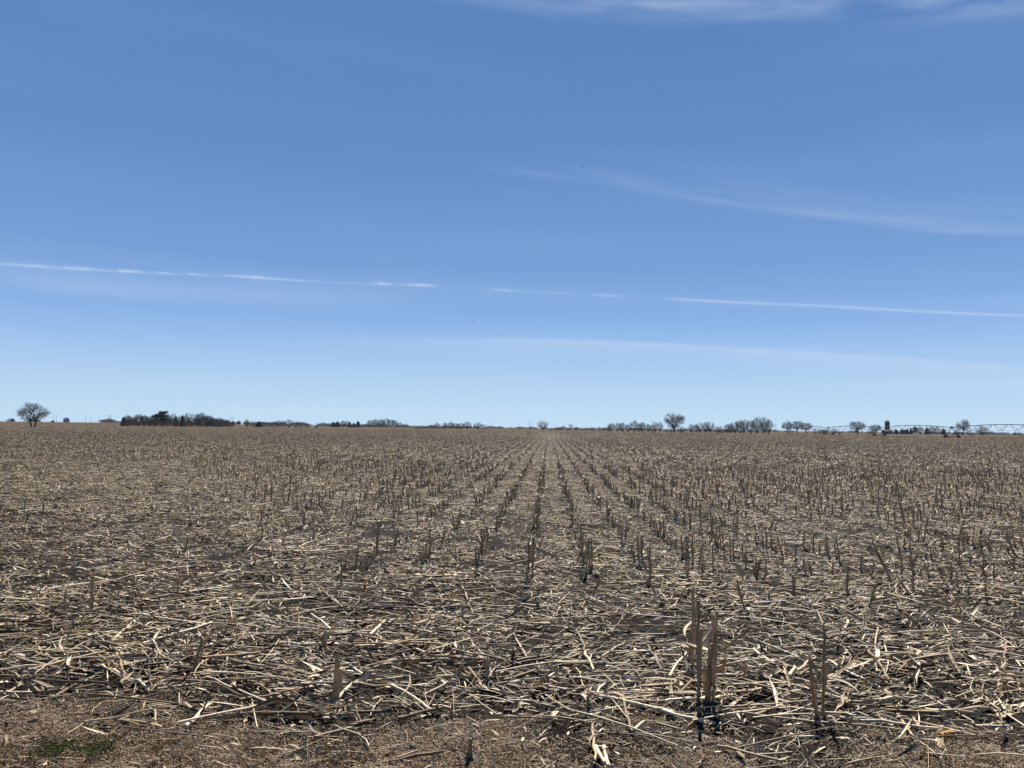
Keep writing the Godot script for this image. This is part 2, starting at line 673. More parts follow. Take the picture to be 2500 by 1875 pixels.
# [trunk, crown, crown material] in metres, about ten high
func tree_shape(kind: String) -> Array:
	var t := MB.new()
	var c := MB.new()
	var mat := "bark"
	match kind:
		"oak", "oak2", "big":
			var forks := []
			if kind == "oak2":
				for q in [-1.0, 1.0]:
					var pts := limb(t, Vector3(0.35 * q + 0.2, -0.3, 0), Vector3(1.1 * q, 2.9, 0.1 * q), 0.3, 0.19, 7, 0.05)
					forks.append(pts[4])
					forks.append(pts[3])
			else:
				var pts := limb(t, Vector3(0, -0.3, 0), Vector3(0.1, 2.6 if kind == "oak" else 1.5, 0), 0.42, 0.3, 7, 0.03)
				forks = [pts[4], pts[4], pts[3]]
			bare_crown(c, forks, Vector3(0, 5.6, 0), 4.3, 3.4 if kind == "oak" else 4.6 if kind == "big" else 3.9, 5.0, 17, 0.16, 0.25 if kind == "big" else 0.0, 1.0)
		"round":
			limb(t, Vector3(0, -0.3, 0), Vector3(0, 1.2, 0), 0.22, 0.14, 6, 0.02)
			bare_crown(c, [Vector3(0.3, 0.1, 0), Vector3(-0.3, 0.1, 0.2), Vector3(0, 0.8, -0.3), Vector3(0.1, 1.1, 0)], Vector3(0, 4.4, 0), 5.4, 4.2, 5.0, 17, 0.11, 0.12)
		"fan", "fan2":
			limb(t, Vector3(0, -0.3, 0), Vector3(0, 0.8, 0), 0.26, 0.2, 6, 0.02)
			bare_crown(c, [Vector3(0.2, 0.2, 0), Vector3(-0.2, 0.3, 0.1), Vector3(0, 0.6, -0.2)], Vector3(0, 4.6, 0), 5.2, 4.2, 5.0, 15, 0.12, 0.5, 0.8)
		"thin":
			limb(t, Vector3(0, -0.3, 0), Vector3(0.2, 5.5, 0), 0.24, 0.12, 6, 0.03)
			bare_crown(c, [Vector3(0.15, 4.2, 0), Vector3(0.18, 5.0, 0), Vector3(0.1, 3.0, 0)], Vector3(0.2, 6.6, 0), 3.4, 3.4, 4.6, 11, 0.11, 0.0, 0.7)
		"shrub":
			limb(t, Vector3(0, -0.3, 0), Vector3(0, 0.7, 0), 0.2, 0.12, 5, 0.02)
			bare_crown(c, [Vector3(1.2, 0, 0), Vector3(-1.3, 0, 0.5), Vector3(0.2, 0, -1.2), Vector3(0, 0, 1.0)], Vector3(0, 3.4, 0), 6.2, 3.4, 5.0, 15, 0.1, 0.0, 0.8)
		"pine":
			mat = "needle"
			limb(t, Vector3(0, -0.3, 0), Vector3(0.2, 7, 0), 0.35, 0.16, 7, 0.02)
			for k in 34:
				var a := rng.randf() * TAU
				var r := rng.randf_range(0.3, 4.6)
				var mid := Vector3(cos(a) * r, 2.6 + rng.randf_range(0.0, 7.0) * (1.0 - r / 7.5), sin(a) * r)
				c.tube([Vector3(0, mid.y * 0.75, 0), mid], [0.09, 0.04], 4, [Color(0.07, 0.055, 0.045), Color(0.07, 0.055, 0.045)], false)
				for q in 75:
					var d := Vector3(rng.randfn(), rng.randfn() * 0.45, rng.randfn()) * 0.65
					tuft(c, mid + d, 0.5, jit(Color(0.030, 0.042, 0.026), 0.35), 0.6)
		"cedar":
			mat = "needle"
			limb(t, Vector3(0, -0.2, 0), Vector3(0, 7.5, 0), 0.16, 0.04, 6, 0.01)
			for q in 1100:
				var up := rng.randf()
				var a := rng.randf() * TAU
				var lobes := 1.0 + 0.25 * sin(a * 3.0 + up * 9.0) + 0.18 * sin(a * 7.0 - up * 23.0)
				var r := (1.0 - 0.8 * up * up) * 1.9 * lobes * sqrt(rng.randf_range(0.3, 1.0))
				tuft(c, Vector3(cos(a) * r, 0.2 + up * 8.3, sin(a) * r), 0.55, jit(Color(0.022, 0.030, 0.022), 0.35), 0.9)
	# the size of the mass that one sees: stray twigs left out
	var ys := []
	var rs := []
	for k in range(0, c.v.size(), 7):
		ys.append(c.v[k].y)
		rs.append(absf(c.v[k].x))
		rs.append(absf(c.v[k].z))
	ys.sort()
	rs.sort()
	return [t.mesh(), c.mesh(), mat, maxf(1.0, ys[int(ys.size() * 0.975)]), maxf(1.0, rs[int(rs.size() * 0.97)] * 2.0)]


var shapes := {}


func tree_variant(kind: String, k: int) -> Array:
	var key := "%s%d" % [kind, k]
	if not shapes.has(key):
		shapes[key] = tree_shape(kind)
	return shapes[key]


const TREE_NAMES := {"oak": "bare_tree", "oak2": "bare_tree", "big": "bare_tree", "round": "bare_tree", "fan": "bare_tree", "fan2": "bare_tree", "thin": "bare_tree", "shrub": "bare_shrub", "pine": "pine_tree", "cedar": "cedar_tree"}
const TREE_LOOKS := {"oak": "broad leafless tree", "oak2": "broad leafless tree", "big": "large leafless tree", "round": "rounded leafless tree", "fan": "fan-shaped leafless tree", "fan2": "fan-shaped leafless bush", "thin": "thin leafless tree", "shrub": "low leafless shrub", "pine": "dark evergreen pine", "cedar": "dark evergreen cedar"}
const ORDINALS := ["first", "second", "third", "fourth", "fifth", "sixth", "seventh", "eighth", "ninth", "tenth", "eleventh", "twelfth", "thirteenth", "fourteenth", "fifteenth", "sixteenth", "seventeenth", "eighteenth", "nineteenth", "twentieth"]


func ordinal(n: int) -> String:
	if n < 20:
		return ORDINALS[n]
	var tens := ["", "", "twenty", "thirty", "forty", "fifty", "sixty", "seventy", "eighty", "ninety"]
	var k := n + 1
	if k < 100:
		if k % 10 == 0:
			return ["", "", "twentieth", "thirtieth", "fortieth", "fiftieth", "sixtieth", "seventieth", "eightieth", "ninetieth"][k / 10]
		return "%s-%s" % [tens[k / 10], ORDINALS[k % 10 - 1]]
	return "number %d" % k


func plant_tree(x: float, z: float, high: float, wide: float, kind: String, label: String, group := "") -> Node3D:
	var got := tree_variant(kind, rng.randi() % (1 if kind in ["big", "oak2", "fan2", "pine"] else 3))
	var turn := rng.randf() * TAU if kind != "oak2" else 0.3
	var o := thing(TREE_NAMES[kind], Vector3(x, ground_y(x, z), z), turn)
	var trunk := piece("trunk", got[0], mats.bark, o)
	var crown := piece("crown", got[1], mats[got[2]], o)
	var sy: float = high / got[3]
	var sx: float = wide / got[4]
	for m in [trunk, crown]:
		m.scale = Vector3(sx, sy, sx)
	tag(o, label, "shrub" if kind == "shrub" else "tree", group)
	return o


func build_trees() -> void:
	var groves = [
		["grove around the dark pine", [[-298, -528, 6.1, 3.5, "cedar"], [-297, -533, 6.7, 5.8, "round"], [-293, -538, 8.3, 6.4, "round"], [-291, -542, 7.8, 5.3, "thin"], [-290, -547, 6.7, 5.4, "round"], [-288, -551, 7.4, 5.4, "round"], [-285, -556, 10.6, 12.1, "pine"], [-279, -561, 9.6, 5.5, "thin"], [-279, -565, 7.4, 2.8, "cedar"], [-257, -530, 7.8, 2.6, "cedar"], [-255, -535, 9.7, 5.8, "thin"], [-252, -540, 9.2, 5.3, "thin"], [-250, -544, 9.9, 7.1, "oak"], [-247, -549, 7.8, 6.0, "round"], [-246, -553, 7.0, 5.4, "round"], [-245, -558, 5.7, 5.1, "round"], [-243, -562, 5.5, 5.2, "round"], [-241, -567, 5.5, 5.5, "round"]]],
		["woody heart of the pine grove", [[-312, -558, 7.7, 6.4, "round"], [-309, -560, 6.2, 6.4, "round"], [-305, -562, 6.9, 6.4, "round"], [-302, -564, 7.6, 6.5, "round"], [-299, -566, 6.1, 6.5, "round"], [-295, -568, 6.8, 6.5, "round"], [-292, -571, 7.5, 6.5, "round"], [-282, -559, 8.0, 6.4, "round"], [-278, -561, 6.6, 6.4, "round"], [-275, -563, 7.3, 6.4, "round"], [-272, -566, 7.9, 6.5, "round"], [-268, -568, 6.5, 6.5, "round"], [-265, -570, 7.2, 6.5, "round"], [-261, -572, 7.9, 6.5, "round"], [-252, -561, 8.1, 6.4, "round"], [-248, -563, 6.3, 6.4, "round"], [-245, -565, 6.6, 6.4, "round"]]],
		["brushy fringe of the pine grove", [[-289, -517, 4.6, 5.6, "shrub"], [-288, -522, 4.1, 5.7, "shrub"], [-286, -526, 3.6, 5.7, "shrub"], [-285, -531, 4.5, 5.8, "shrub"], [-283, -535, 4.0, 5.8, "shrub"], [-282, -539, 4.9, 5.9, "shrub"], [-280, -544, 4.4, 5.9, "shrub"], [-279, -548, 3.9, 6.0, "shrub"], [-277, -553, 4.8, 6.0, "shrub"], [-256, -519, 4.1, 5.6, "shrub"], [-254, -523, 5.1, 5.7, "shrub"], [-253, -528, 4.6, 5.7, "shrub"], [-251, -532, 4.0, 5.8, "shrub"], [-249, -537, 5.0, 5.8, "shrub"], [-248, -541, 4.5, 5.9, "shrub"], [-246, -546, 5.4, 5.9, "shrub"], [-244, -550, 4.9, 6.0, "shrub"], [-242, -555, 4.4, 6.0, "shrub"], [-223, -520, 5.1, 5.6, "shrub"], [-221, -525, 4.6, 5.7, "shrub"]]],
		["straggling line right of the pine grove", [[-253, -608, 4.1, 4.6, "shrub"], [-250, -613, 5.5, 3.0, "thin"], [-246, -619, 5.9, 4.4, "round"], [-243, -624, 4.6, 5.4, "round"], [-240, -629, 4.6, 5.1, "cedar"], [-237, -634, 4.5, 5.1, "round"], [-235, -640, 4.5, 4.8, "shrub"], [-233, -645, 4.2, 4.9, "shrub"], [-231, -650, 5.7, 5.6, "round"], [-213, -610, 5.2, 4.6, "round"], [-210, -615, 6.1, 6.6, "round"], [-206, -621, 5.2, 5.4, "shrub"], [-203, -626, 4.4, 5.4, "shrub"], [-200, -631, 3.5, 4.8, "shrub"], [-194, -637, 1.9, 1.7, "cedar"]]],
		["clump with cedars left of the rounded grove", [[-283, -1004, 6.4, 6.5, "cedar"], [-280, -1013, 7.2, 6.5, "cedar"], [-275, -1021, 8.5, 7.7, "round"], [-271, -1030, 8.1, 7.2, "round"], [-270, -1038, 6.8, 5.0, "cedar"], [-267, -1047, 5.8, 5.6, "cedar"], [-263, -1055, 8.2, 6.2, "cedar"], [-257, -1064, 3.7, 6.9, "shrub"]]],
		["rounded grove left of the centre hedge", [[-241, -1035, 9.6, 10.0, "round"], [-236, -1044, 11.2, 11.2, "round"], [-230, -1053, 11.0, 11.3, "round"], [-225, -1062, 12.2, 11.4, "round"], [-220, -1071, 11.1, 10.3, "round"], [-216, -1080, 10.1, 9.3, "round"], [-211, -1088, 7.3, 8.2, "round"], [-205, -1097, 5.1, 7.6, "shrub"]]],
		["centre hedge", [[-119, -692, 1.5, 4.4, "shrub"], [-116, -698, 1.9, 4.9, "shrub"], [-112, -704, 2.3, 5.3, "shrub"], [-108, -710, 3.9, 5.3, "shrub"], [-104, -716, 5.5, 5.4, "round"], [-101, -722, 4.0, 5.4, "shrub"], [-98, -728, 5.8, 5.1, "round"], [-93, -734, 6.5, 5.9, "round"], [-89, -740, 5.4, 7.1, "round"], [-79, -694, 5.3, 6.7, "round"], [-74, -700, 6.9, 7.5, "fan"], [-65, -706, 6.1, 8.3, "fan"], [-60, -712, 4.8, 6.1, "shrub"]]],
		["low brush right of the lone bush", [[2, -698, 2.2, 4.4, "shrub"], [7, -704, 2.2, 4.9, "shrub"], [11, -710, 2.6, 4.9, "shrub"], [14, -716, 4.6, 3.4, "thin"], [18, -722, 2.7, 5.0, "shrub"], [21, -728, 6.1, 4.2, "thin"], [26, -734, 3.6, 4.7, "shrub"], [32, -740, 2.9, 5.5, "shrub"], [37, -746, 3.0, 5.5, "shrub"], [40, -700, 3.3, 5.2, "shrub"], [46, -706, 3.8, 5.2, "shrub"], [51, -712, 3.5, 4.5, "shrub"]]],
		["thicket left of the big lone tree", [[43, -554, 4.1, 4.1, "round"], [45, -559, 5.9, 4.7, "round"], [50, -564, 6.1, 4.8, "round"], [54, -569, 6.4, 5.4, "round"], [59, -574, 5.5, 5.2, "round"], [64, -578, 7.9, 6.1, "round"], [68, -583, 6.0, 4.6, "shrub"], [71, -588, 7.0, 5.3, "round"], [76, -593, 5.8, 4.7, "round"], [74, -556, 5.3, 3.8, "shrub"], [77, -561, 7.3, 4.1, "fan"], [81, -565, 7.1, 4.5, "fan"]]],
		["brush beside the big lone tree", [[85, -561, 2.8, 3.8, "shrub"], [89, -566, 2.6, 3.3, "shrub"], [96, -571, 3.2, 4.2, "shrub"], [99, -576, 4.2, 3.9, "shrub"]]],
		["low group right of the big lone tree", [[93, -508, 5.5, 4.8, "fan"], [97, -513, 5.4, 4.0, "round"], [100, -517, 6.6, 4.9, "fan"], [105, -521, 6.8, 4.9, "round"], [109, -526, 7.4, 5.3, "fan"], [114, -530, 4.3, 3.6, "shrub"], [117, -535, 4.7, 4.2, "fan"], [120, -539, 3.0, 3.4, "shrub"]]],
		["tall group left of the sprinkler line", [[102, -446, 5.2, 4.2, "round"], [105, -450, 5.9, 3.8, "round"], [108, -453, 6.8, 4.8, "fan"], [112, -457, 7.5, 5.3, "round"], [115, -461, 8.2, 5.3, "fan"], [120, -465, 7.6, 5.4, "round"], [125, -469, 9.5, 6.9, "round"], [130, -473, 9.9, 6.7, "fan"], [134, -477, 8.4, 5.0, "round"]]],
		["lone trees behind the sprinkler line", [[209, -688, 10.3, 8.6, "oak"], [220, -695, 10.7, 9.4, "oak"], [230, -701, 9.3, 10.3, "oak"], [278, -709, 11.0, 13.3, "oak"], [296, -715, 8.4, 9.7, "oak"], [379, -725, 13.7, 10.9, "oak"], [399, -731, 8.7, 11.3, "fan"]]],
		["bushes behind the sprinkler line", [[214, -631, 4.0, 4.0, "shrub"], [220, -636, 3.9, 4.6, "shrub"], [226, -641, 3.8, 4.0, "shrub"], [235, -647, 4.2, 4.7, "fan"], [241, -652, 1.6, 4.1, "shrub"], [268, -659, 1.5, 4.1, "shrub"], [273, -664, 2.9, 3.5, "shrub"], [347, -673, 4.8, 4.5, "fan"], [359, -678, 4.6, 4.9, "fan"], [340, -637, 2.8, 3.3, "shrub"], [328, -641, 2.4, 3.0, "shrub"], [385, -649, 1.0, 2.7, "shrub"]]],
		["farmyard trees beside the dark silo", [[367, -841, 3.9, 4.4, "shrub"], [373, -848, 5.0, 4.0, "cedar"], [379, -856, 4.0, 5.3, "shrub"], [386, -863, 5.8, 3.6, "cedar"], [392, -870, 5.0, 3.6, "cedar"], [398, -877, 6.0, 3.6, "cedar"], [405, -884, 6.9, 3.2, "cedar"], [413, -891, 8.0, 6.5, "pine"], [422, -898, 8.5, 7.0, "round"], [403, -843, 6.9, 5.2, "cedar"], [412, -850, 8.6, 7.1, "round"], [421, -858, 8.2, 6.7, "round"], [431, -865, 6.4, 4.9, "cedar"]]],
	]
	for g in groves:
		var spot: Array = g[1]
		var counts := {}
		for s in spot:
			var kind: String = s[4]
			var look: String = TREE_LOOKS[kind]
			var n: int = counts.get(look, 0)
			counts[look] = n + 1
			var total := 0
			for q in spot:
				total += int(TREE_LOOKS[q[4]] == look)
			var label := "%s, %s from left in %s" % [look, ordinal(n), g[0]] if total > 1 else "the only %s in the %s" % [look, g[0]]
			plant_tree(s[0], s[1], s[2], s[3], kind, label, g[0])
	plant_tree(-191.6, -278.1, 8.7, 9.6, "oak2", "broad grey leafless tree with twin trunks standing alone at the left field edge")
	plant_tree(-646.5, -870.0, 11.5, 9.6, "oak", "leafless tree cut by the left edge of the view")
	plant_tree(-5.5, -735.6, 8.3, 10.6, "fan2", "fan-shaped leafless bush standing alone where the corn rows meet")
	plant_tree(95.2, -590.2, 13.5, 14.6, "big", "largest leafless tree, standing clear of the brush right of centre")
	# woods so far off that they read as one dark line
	var wood := stuff_root("distant_treeline", "dark line of distant woods along the horizon")
	var sets := {}
	for k in 900:
		var az := -44.0 + 88.0 * k / 900.0 + rng.randf_range(-0.05, 0.05)
		var d := 1500.0 + 500.0 * patchy.get_noise_2d(az * 0.6, 77.0) + rng.randf_range(0.0, 60.0) + 350.0 * smooth(-25.0, 0.0, az)
		var thick := patchy.get_noise_2d(az * 2.1, 5.0)
		var h := 5.5 + 3.5 * thick + rng.randf_range(-1.2, 1.6) - 1.5 * smooth(-20.0, 5.0, az)
		if thick < -0.32 or h < 2.0 or (az > -34.2 and az < -30.8):
			continue
		var v := rng.randi() % 3
		var kind := "cedar" if patchy.get_noise_2d(az * 1.3, 40.0) > 0.22 else "shrub"
		var key := "%s%d" % [kind, v]
		if not sets.has(key):
			sets[key] = [kind, v, [], []]
		var x := sin(deg_to_rad(az)) * d
		var z := -cos(deg_to_rad(az)) * d
		var s := h / 9.0
		sets[key][2].append(Transform3D(Basis(Vector3.UP, rng.randf() * TAU).scaled(Vector3(s * 1.5, s, s * 1.5)), Vector3(x, ground_y(x, z) - 0.3, z)))
		sets[key][3].append(Color(1, 1, 1))
	for key in sets:
		var e: Array = sets[key]
		var got := tree_variant(e[0], e[1])
		many("wood", got[1], mats[got[2]], wood, e[2], e[3])


# ---------------------------------------------------------------- farm things
func cylinder_wall(mb: MB, r: float, h: float, sides: int, y0 := 0.0) -> void:
	# corrugated: the wall steps in and out a little
	var pts := []
	var rad := []
	var cols := []
	var rings := int(h / 0.45)
	for k in rings + 1:
		pts.append(Vector3(0, y0 + h * k / rings, 0))
		rad.append(r + (0.03 if k % 2 else 0.0))
		cols.append(Color.WHITE)
	mb.tube(pts, rad, sides, cols, true)


func build_farm() -> void:
	# round steel grain bin with a pale cone roof
	var gx := -624.0
	var gz := -971.0
	var bin := thing("grain_bin", Vector3(gx, ground_y(gx, gz) - 0.2, gz))
	var mb := MB.new()
	cylinder_wall(mb, 3.7, 4.6, 28)
	piece("wall", mb.mesh(), mats.bin_steel, bin)
	mb = MB.new()
	mb.tube([Vector3(0, 4.6, 0), Vector3(0, 4.72, 0), Vector3(0, 6.4, 0), Vector3(0, 6.65, 0)], [3.85, 3.85, 0.6, 0.55], 28, [Color.WHITE, Color.WHITE, Color.WHITE, Color.WHITE])
	piece("roof", mb.mesh(), mats.white_roof, bin)
	mb = MB.new()
	mb.box(Vector3(0, 1.1, 3.72), Vector3(1.0, 2.1, 0.12))
	piece("door", mb.mesh(), mats.shed_wall, bin)
	tag(bin, "round steel grain bin with pale cone roof, far left beyond the lone tree", "grain bin")
	# dark upright silo with a pale dome
	var sx := 372.8
	var sz := -868.9
	var silo := thing("silo", Vector3(sx, 0, sz))
	mb = MB.new()
	cylinder_wall(mb, 2.5, 13.4, 28)
	piece("wall", mb.mesh(), mats.navy, silo)
	mb = MB.new()
	mb.tube([Vector3(0, 13.4, 0), Vector3(0, 13.7, 0), Vector3(0, 14.3, 0), Vector3(0, 14.7, 0), Vector3(0, 14.9, 0)], [2.62, 2.62, 2.3, 1.2, 0.3], 28, [Color.WHITE, Color.WHITE, Color.WHITE, Color.WHITE, Color.WHITE])
	piece("roof", mb.mesh(), mats.white_roof, silo)
	mb = MB.new()
	mb.tube([Vector3(0.4, 14.8, 0), Vector3(1.4, 15.5, 0)], [0.12, 0.12], 6, [Color.WHITE, Color.WHITE])
	piece("filler_pipe", mb.mesh(), mats.galvanised, silo)
	mb = MB.new()
	for s in [-1.0, 1.0]:
		mb.tube([Vector3(0.35 * s - 0.6, 0.3, 2.66), Vector3(0.35 * s - 0.6, 13.6, 2.66)], [0.05, 0.05], 5, [Color.WHITE, Color.WHITE])
	for k in 30:
		mb.tube([Vector3(-0.95, 0.5 + k * 0.44, 2.66), Vector3(-0.25, 0.5 + k * 0.44, 2.66)], [0.03, 0.03], 4, [Color.WHITE, Color.WHITE])
	piece("ladder", mb.mesh(), mats.galvanised, silo)
	tag(silo, "tall dark blue silo with pale domed top behind the sprinkler line", "silo")
	var barn := thing("barn", Vector3(369.0, 0, -860.0), 0.1)
	mb = MB.new()
	mb.box(Vector3(0, 1.6, 0), Vector3(8.4, 3.2, 6.0))
	piece("wall", mb.mesh(), mats.shed_wall, barn)
	mb = MB.new()
	gable(mb, 8.9, 6.6, 3.2, 1.6)
	piece("roof", mb.mesh(), mats.navy, barn)
	mb = MB.new()
	mb.box(Vector3(0.8, 1.35, 3.02), Vector3(2.6, 2.7, 0.14))
	piece("door", mb.mesh(), mats.pole_wood, barn)
	tag(barn, "dark low barn at the foot of the blue silo", "barn")
	var lx := -705.8
	var lz := -1067.0
	var hut := thing("field_shed", Vector3(lx, ground_y(lx, lz) - 0.1, lz))
	mb = MB.new()
	mb.box(Vector3(0, 0.9, 0), Vector3(3.4, 1.8, 2.6))
	piece("wall", mb.mesh(), mats.shed_wall, hut)
	mb = MB.new()
	gable(mb, 3.8, 3.0, 1.8, 0.8)
	piece("roof", mb.mesh(), mats.pole_wood, hut)
	tag(hut, "small dark shed alone in the field left of the grain bin", "shed")
	# poles
	for p in [[-26.7, -1100.0, 13.0, 0.28, "tallest wooden utility pole, standing left of the lone bush"], [-65.1, -1698.0, 10.5, 0.3, "short distant utility pole left of the tallest pole"], [120.6, -906.8, 12.7, 0.26, "utility pole rising behind the thicket left of the big tree"],
			[-764.9, -1164.6, 12.0, 0.26, "utility pole between lone twin-trunk tree and grain bin"], [-898.9, -1458.6, 13.2, 0.3, "thin distant pole right of the grain bin"], [-1007.0, -1653.6, 13.0, 0.3, "second thin distant pole right of the grain bin"], [-897.6, -1358.5, 13.2, 0.25, "thin pole right behind the lone twin-trunk tree"]]:
		var o := thing("utility_pole", Vector3(p[0], ground_y(p[0], p[1]) - 0.2, p[1]), rng.randf_range(-0.3, 0.3))
		mb = MB.new()
		mb.tube([Vector3.ZERO, Vector3(0, p[2], 0)], [p[3], p[3] * 0.6], 8, [Color.WHITE, Color.WHITE])
		piece("post", mb.mesh(), mats.pole_wood, o)
		mb = MB.new()
		mb.box(Vector3(0, p[2] - 0.7, 0.2), Vector3(2.4, 0.14, 0.12))
		piece("crossarm", mb.mesh(), mats.pole_wood, o)
		for s in [-1.05, -0.4, 0.4, 1.05]:
			mb = MB.new()
			mb.tube([Vector3(s, p[2] - 0.63, 0.2), Vector3(s, p[2] - 0.5, 0.2), Vector3(s, p[2] - 0.42, 0.2)], [0.05, 0.07, 0.03], 6, [Color.WHITE, Color.WHITE, Color.WHITE])
			piece("insulator", mb.mesh(), mats.bin_steel, o)
		tag(o, p[4], "utility pole", "utility poles along the far roads")
	for p in [[-852.8, -1460.8, 15.5, "H-shaped power pole pair right of the grain bin"], [-656.0, -1570.3, 16.0, "H-shaped power pole pair above the right end of the pine grove"], [439.2, -1522.8, 16.5, "H-shaped power pole pair between tall tree group and sprinkler end"]]:
		var o := thing("power_pole_pair", Vector3(p[0], ground_y(p[0], p[1]) - 0.2, p[1]), atan2(p[0], p[1]))
		for s in [-1.0, 1.0]:
			mb = MB.new()
			mb.tube([Vector3(s * 1.9, 0, 0), Vector3(s * 1.9, p[2], 0)], [0.3, 0.2], 8, [Color.WHITE, Color.WHITE])
			piece("post", mb.mesh(), mats.pole_wood, o)
		mb = MB.new()
		mb.box(Vector3(0, p[2] - 1.4, 0.25), Vector3(8.4, 0.25, 0.2))
		piece("crossarm", mb.mesh(), mats.pole_wood, o)
		mb = MB.new()
		for s in [-1.0, 1.0]:
			mb.tube([Vector3(1.9 * s, p[2] - 6.0, 0.28), Vector3(-1.9 * s, p[2] - 2.2, 0.28)], [0.09, 0.09], 5, [Color.WHITE, Color.WHITE])
		piece("cross_brace", mb.mesh(), mats.pole_wood, o)
		tag(o, p[3], "power pole", "H-shaped power pole pairs on the horizon")
	var fence_post := thing("leaning_post", Vector3(100.9, 0, -565.5))
	mb = MB.new()
	mb.tube([Vector3(0.5, -0.2, 0), Vector3(-0.6, 4.6, 0)], [0.1, 0.07], 7, [Color.WHITE, Color.WHITE])
	piece("post", mb.mesh(), mats.pole_wood, fence_post)
	tag(fence_post, "thin leaning post between the big tree and the next brush", "post")
	# birds
	var birds := [[2.45, 22.77, -60.19, 0.25, "highest dark bird, right of centre in the open sky"], [-26.46, 16.43, -68.81, 0.75, "dark bird just above the broken vapour trail at left"], [-8.92, 14.41, -89.68, 0.3, "faint bird below the gap in the vapour trail"], [-49.3, 12.28, -107.76, 0.5, "lowest faint bird over the pine grove"]]
	for b in birds:
		var o := thing("bird", Vector3(b[0], b[1], b[2]), rng.randf() * TAU)
		mb = MB.new()
		mb.tube([Vector3(0, 0, -0.1), Vector3(0, 0.01, -0.05), Vector3(0, 0, 0.04), Vector3(0, 0, 0.12)], [0.008, 0.03, 0.028, 0.006], 7, [Color.WHITE, Color.WHITE, Color.WHITE, Color.WHITE])
		piece("body", mb.mesh(), mats.bird, o)
		for s in [-1.0, 1.0]:
			mb = MB.new()
			mb.strip([Vector3(0.02 * s, 0.01, 0), Vector3(0.12 * s, 0.05 + 0.05 * float(b[3]), 0.01), Vector3(0.19 * s, 0.04, 0.05)], [Vector3(0, 0, 0.04), Vector3(0, 0, 0.04), Vector3(0, 0, 0.008)], [Color.WHITE, Color.WHITE, Color.WHITE])
			piece("wing", mb.mesh(), mats.bird, o)
		o.rotation.z = b[3] - 0.5
		o.scale = Vector3(0.9, 0.9, 0.9)
		tag(o, b[4], "bird", "birds in the sky")


func gable(mb: MB, long: float, deep: float, y: float, rise: float) -> void:
	for s in [-1.0, 1.0]:
		var nn := Vector3(0, deep * 0.5, rise * s).normalized()
		var q := []
		for m in [[-1, 0], [1, 0], [1, 1], [-1, 1]]:
			q.append(mb.vert(Vector3(long * 0.5 * m[0], y + rise * m[1], deep * 0.5 * s * (1 - m[1])), nn, Color.WHITE))
		mb.quad(q[0], q[1], q[2], q[3])
		var e := []
		for p in [Vector3(long * 0.5 * s, y, -deep * 0.5), Vector3(long * 0.5 * s, y, deep * 0.5), Vector3(long * 0.5 * s, y + rise, 0)]:
			e.append(mb.vert(p, Vector3(s, 0, 0), Color.WHITE))
		mb.tri(e[0], e[1], e[2])


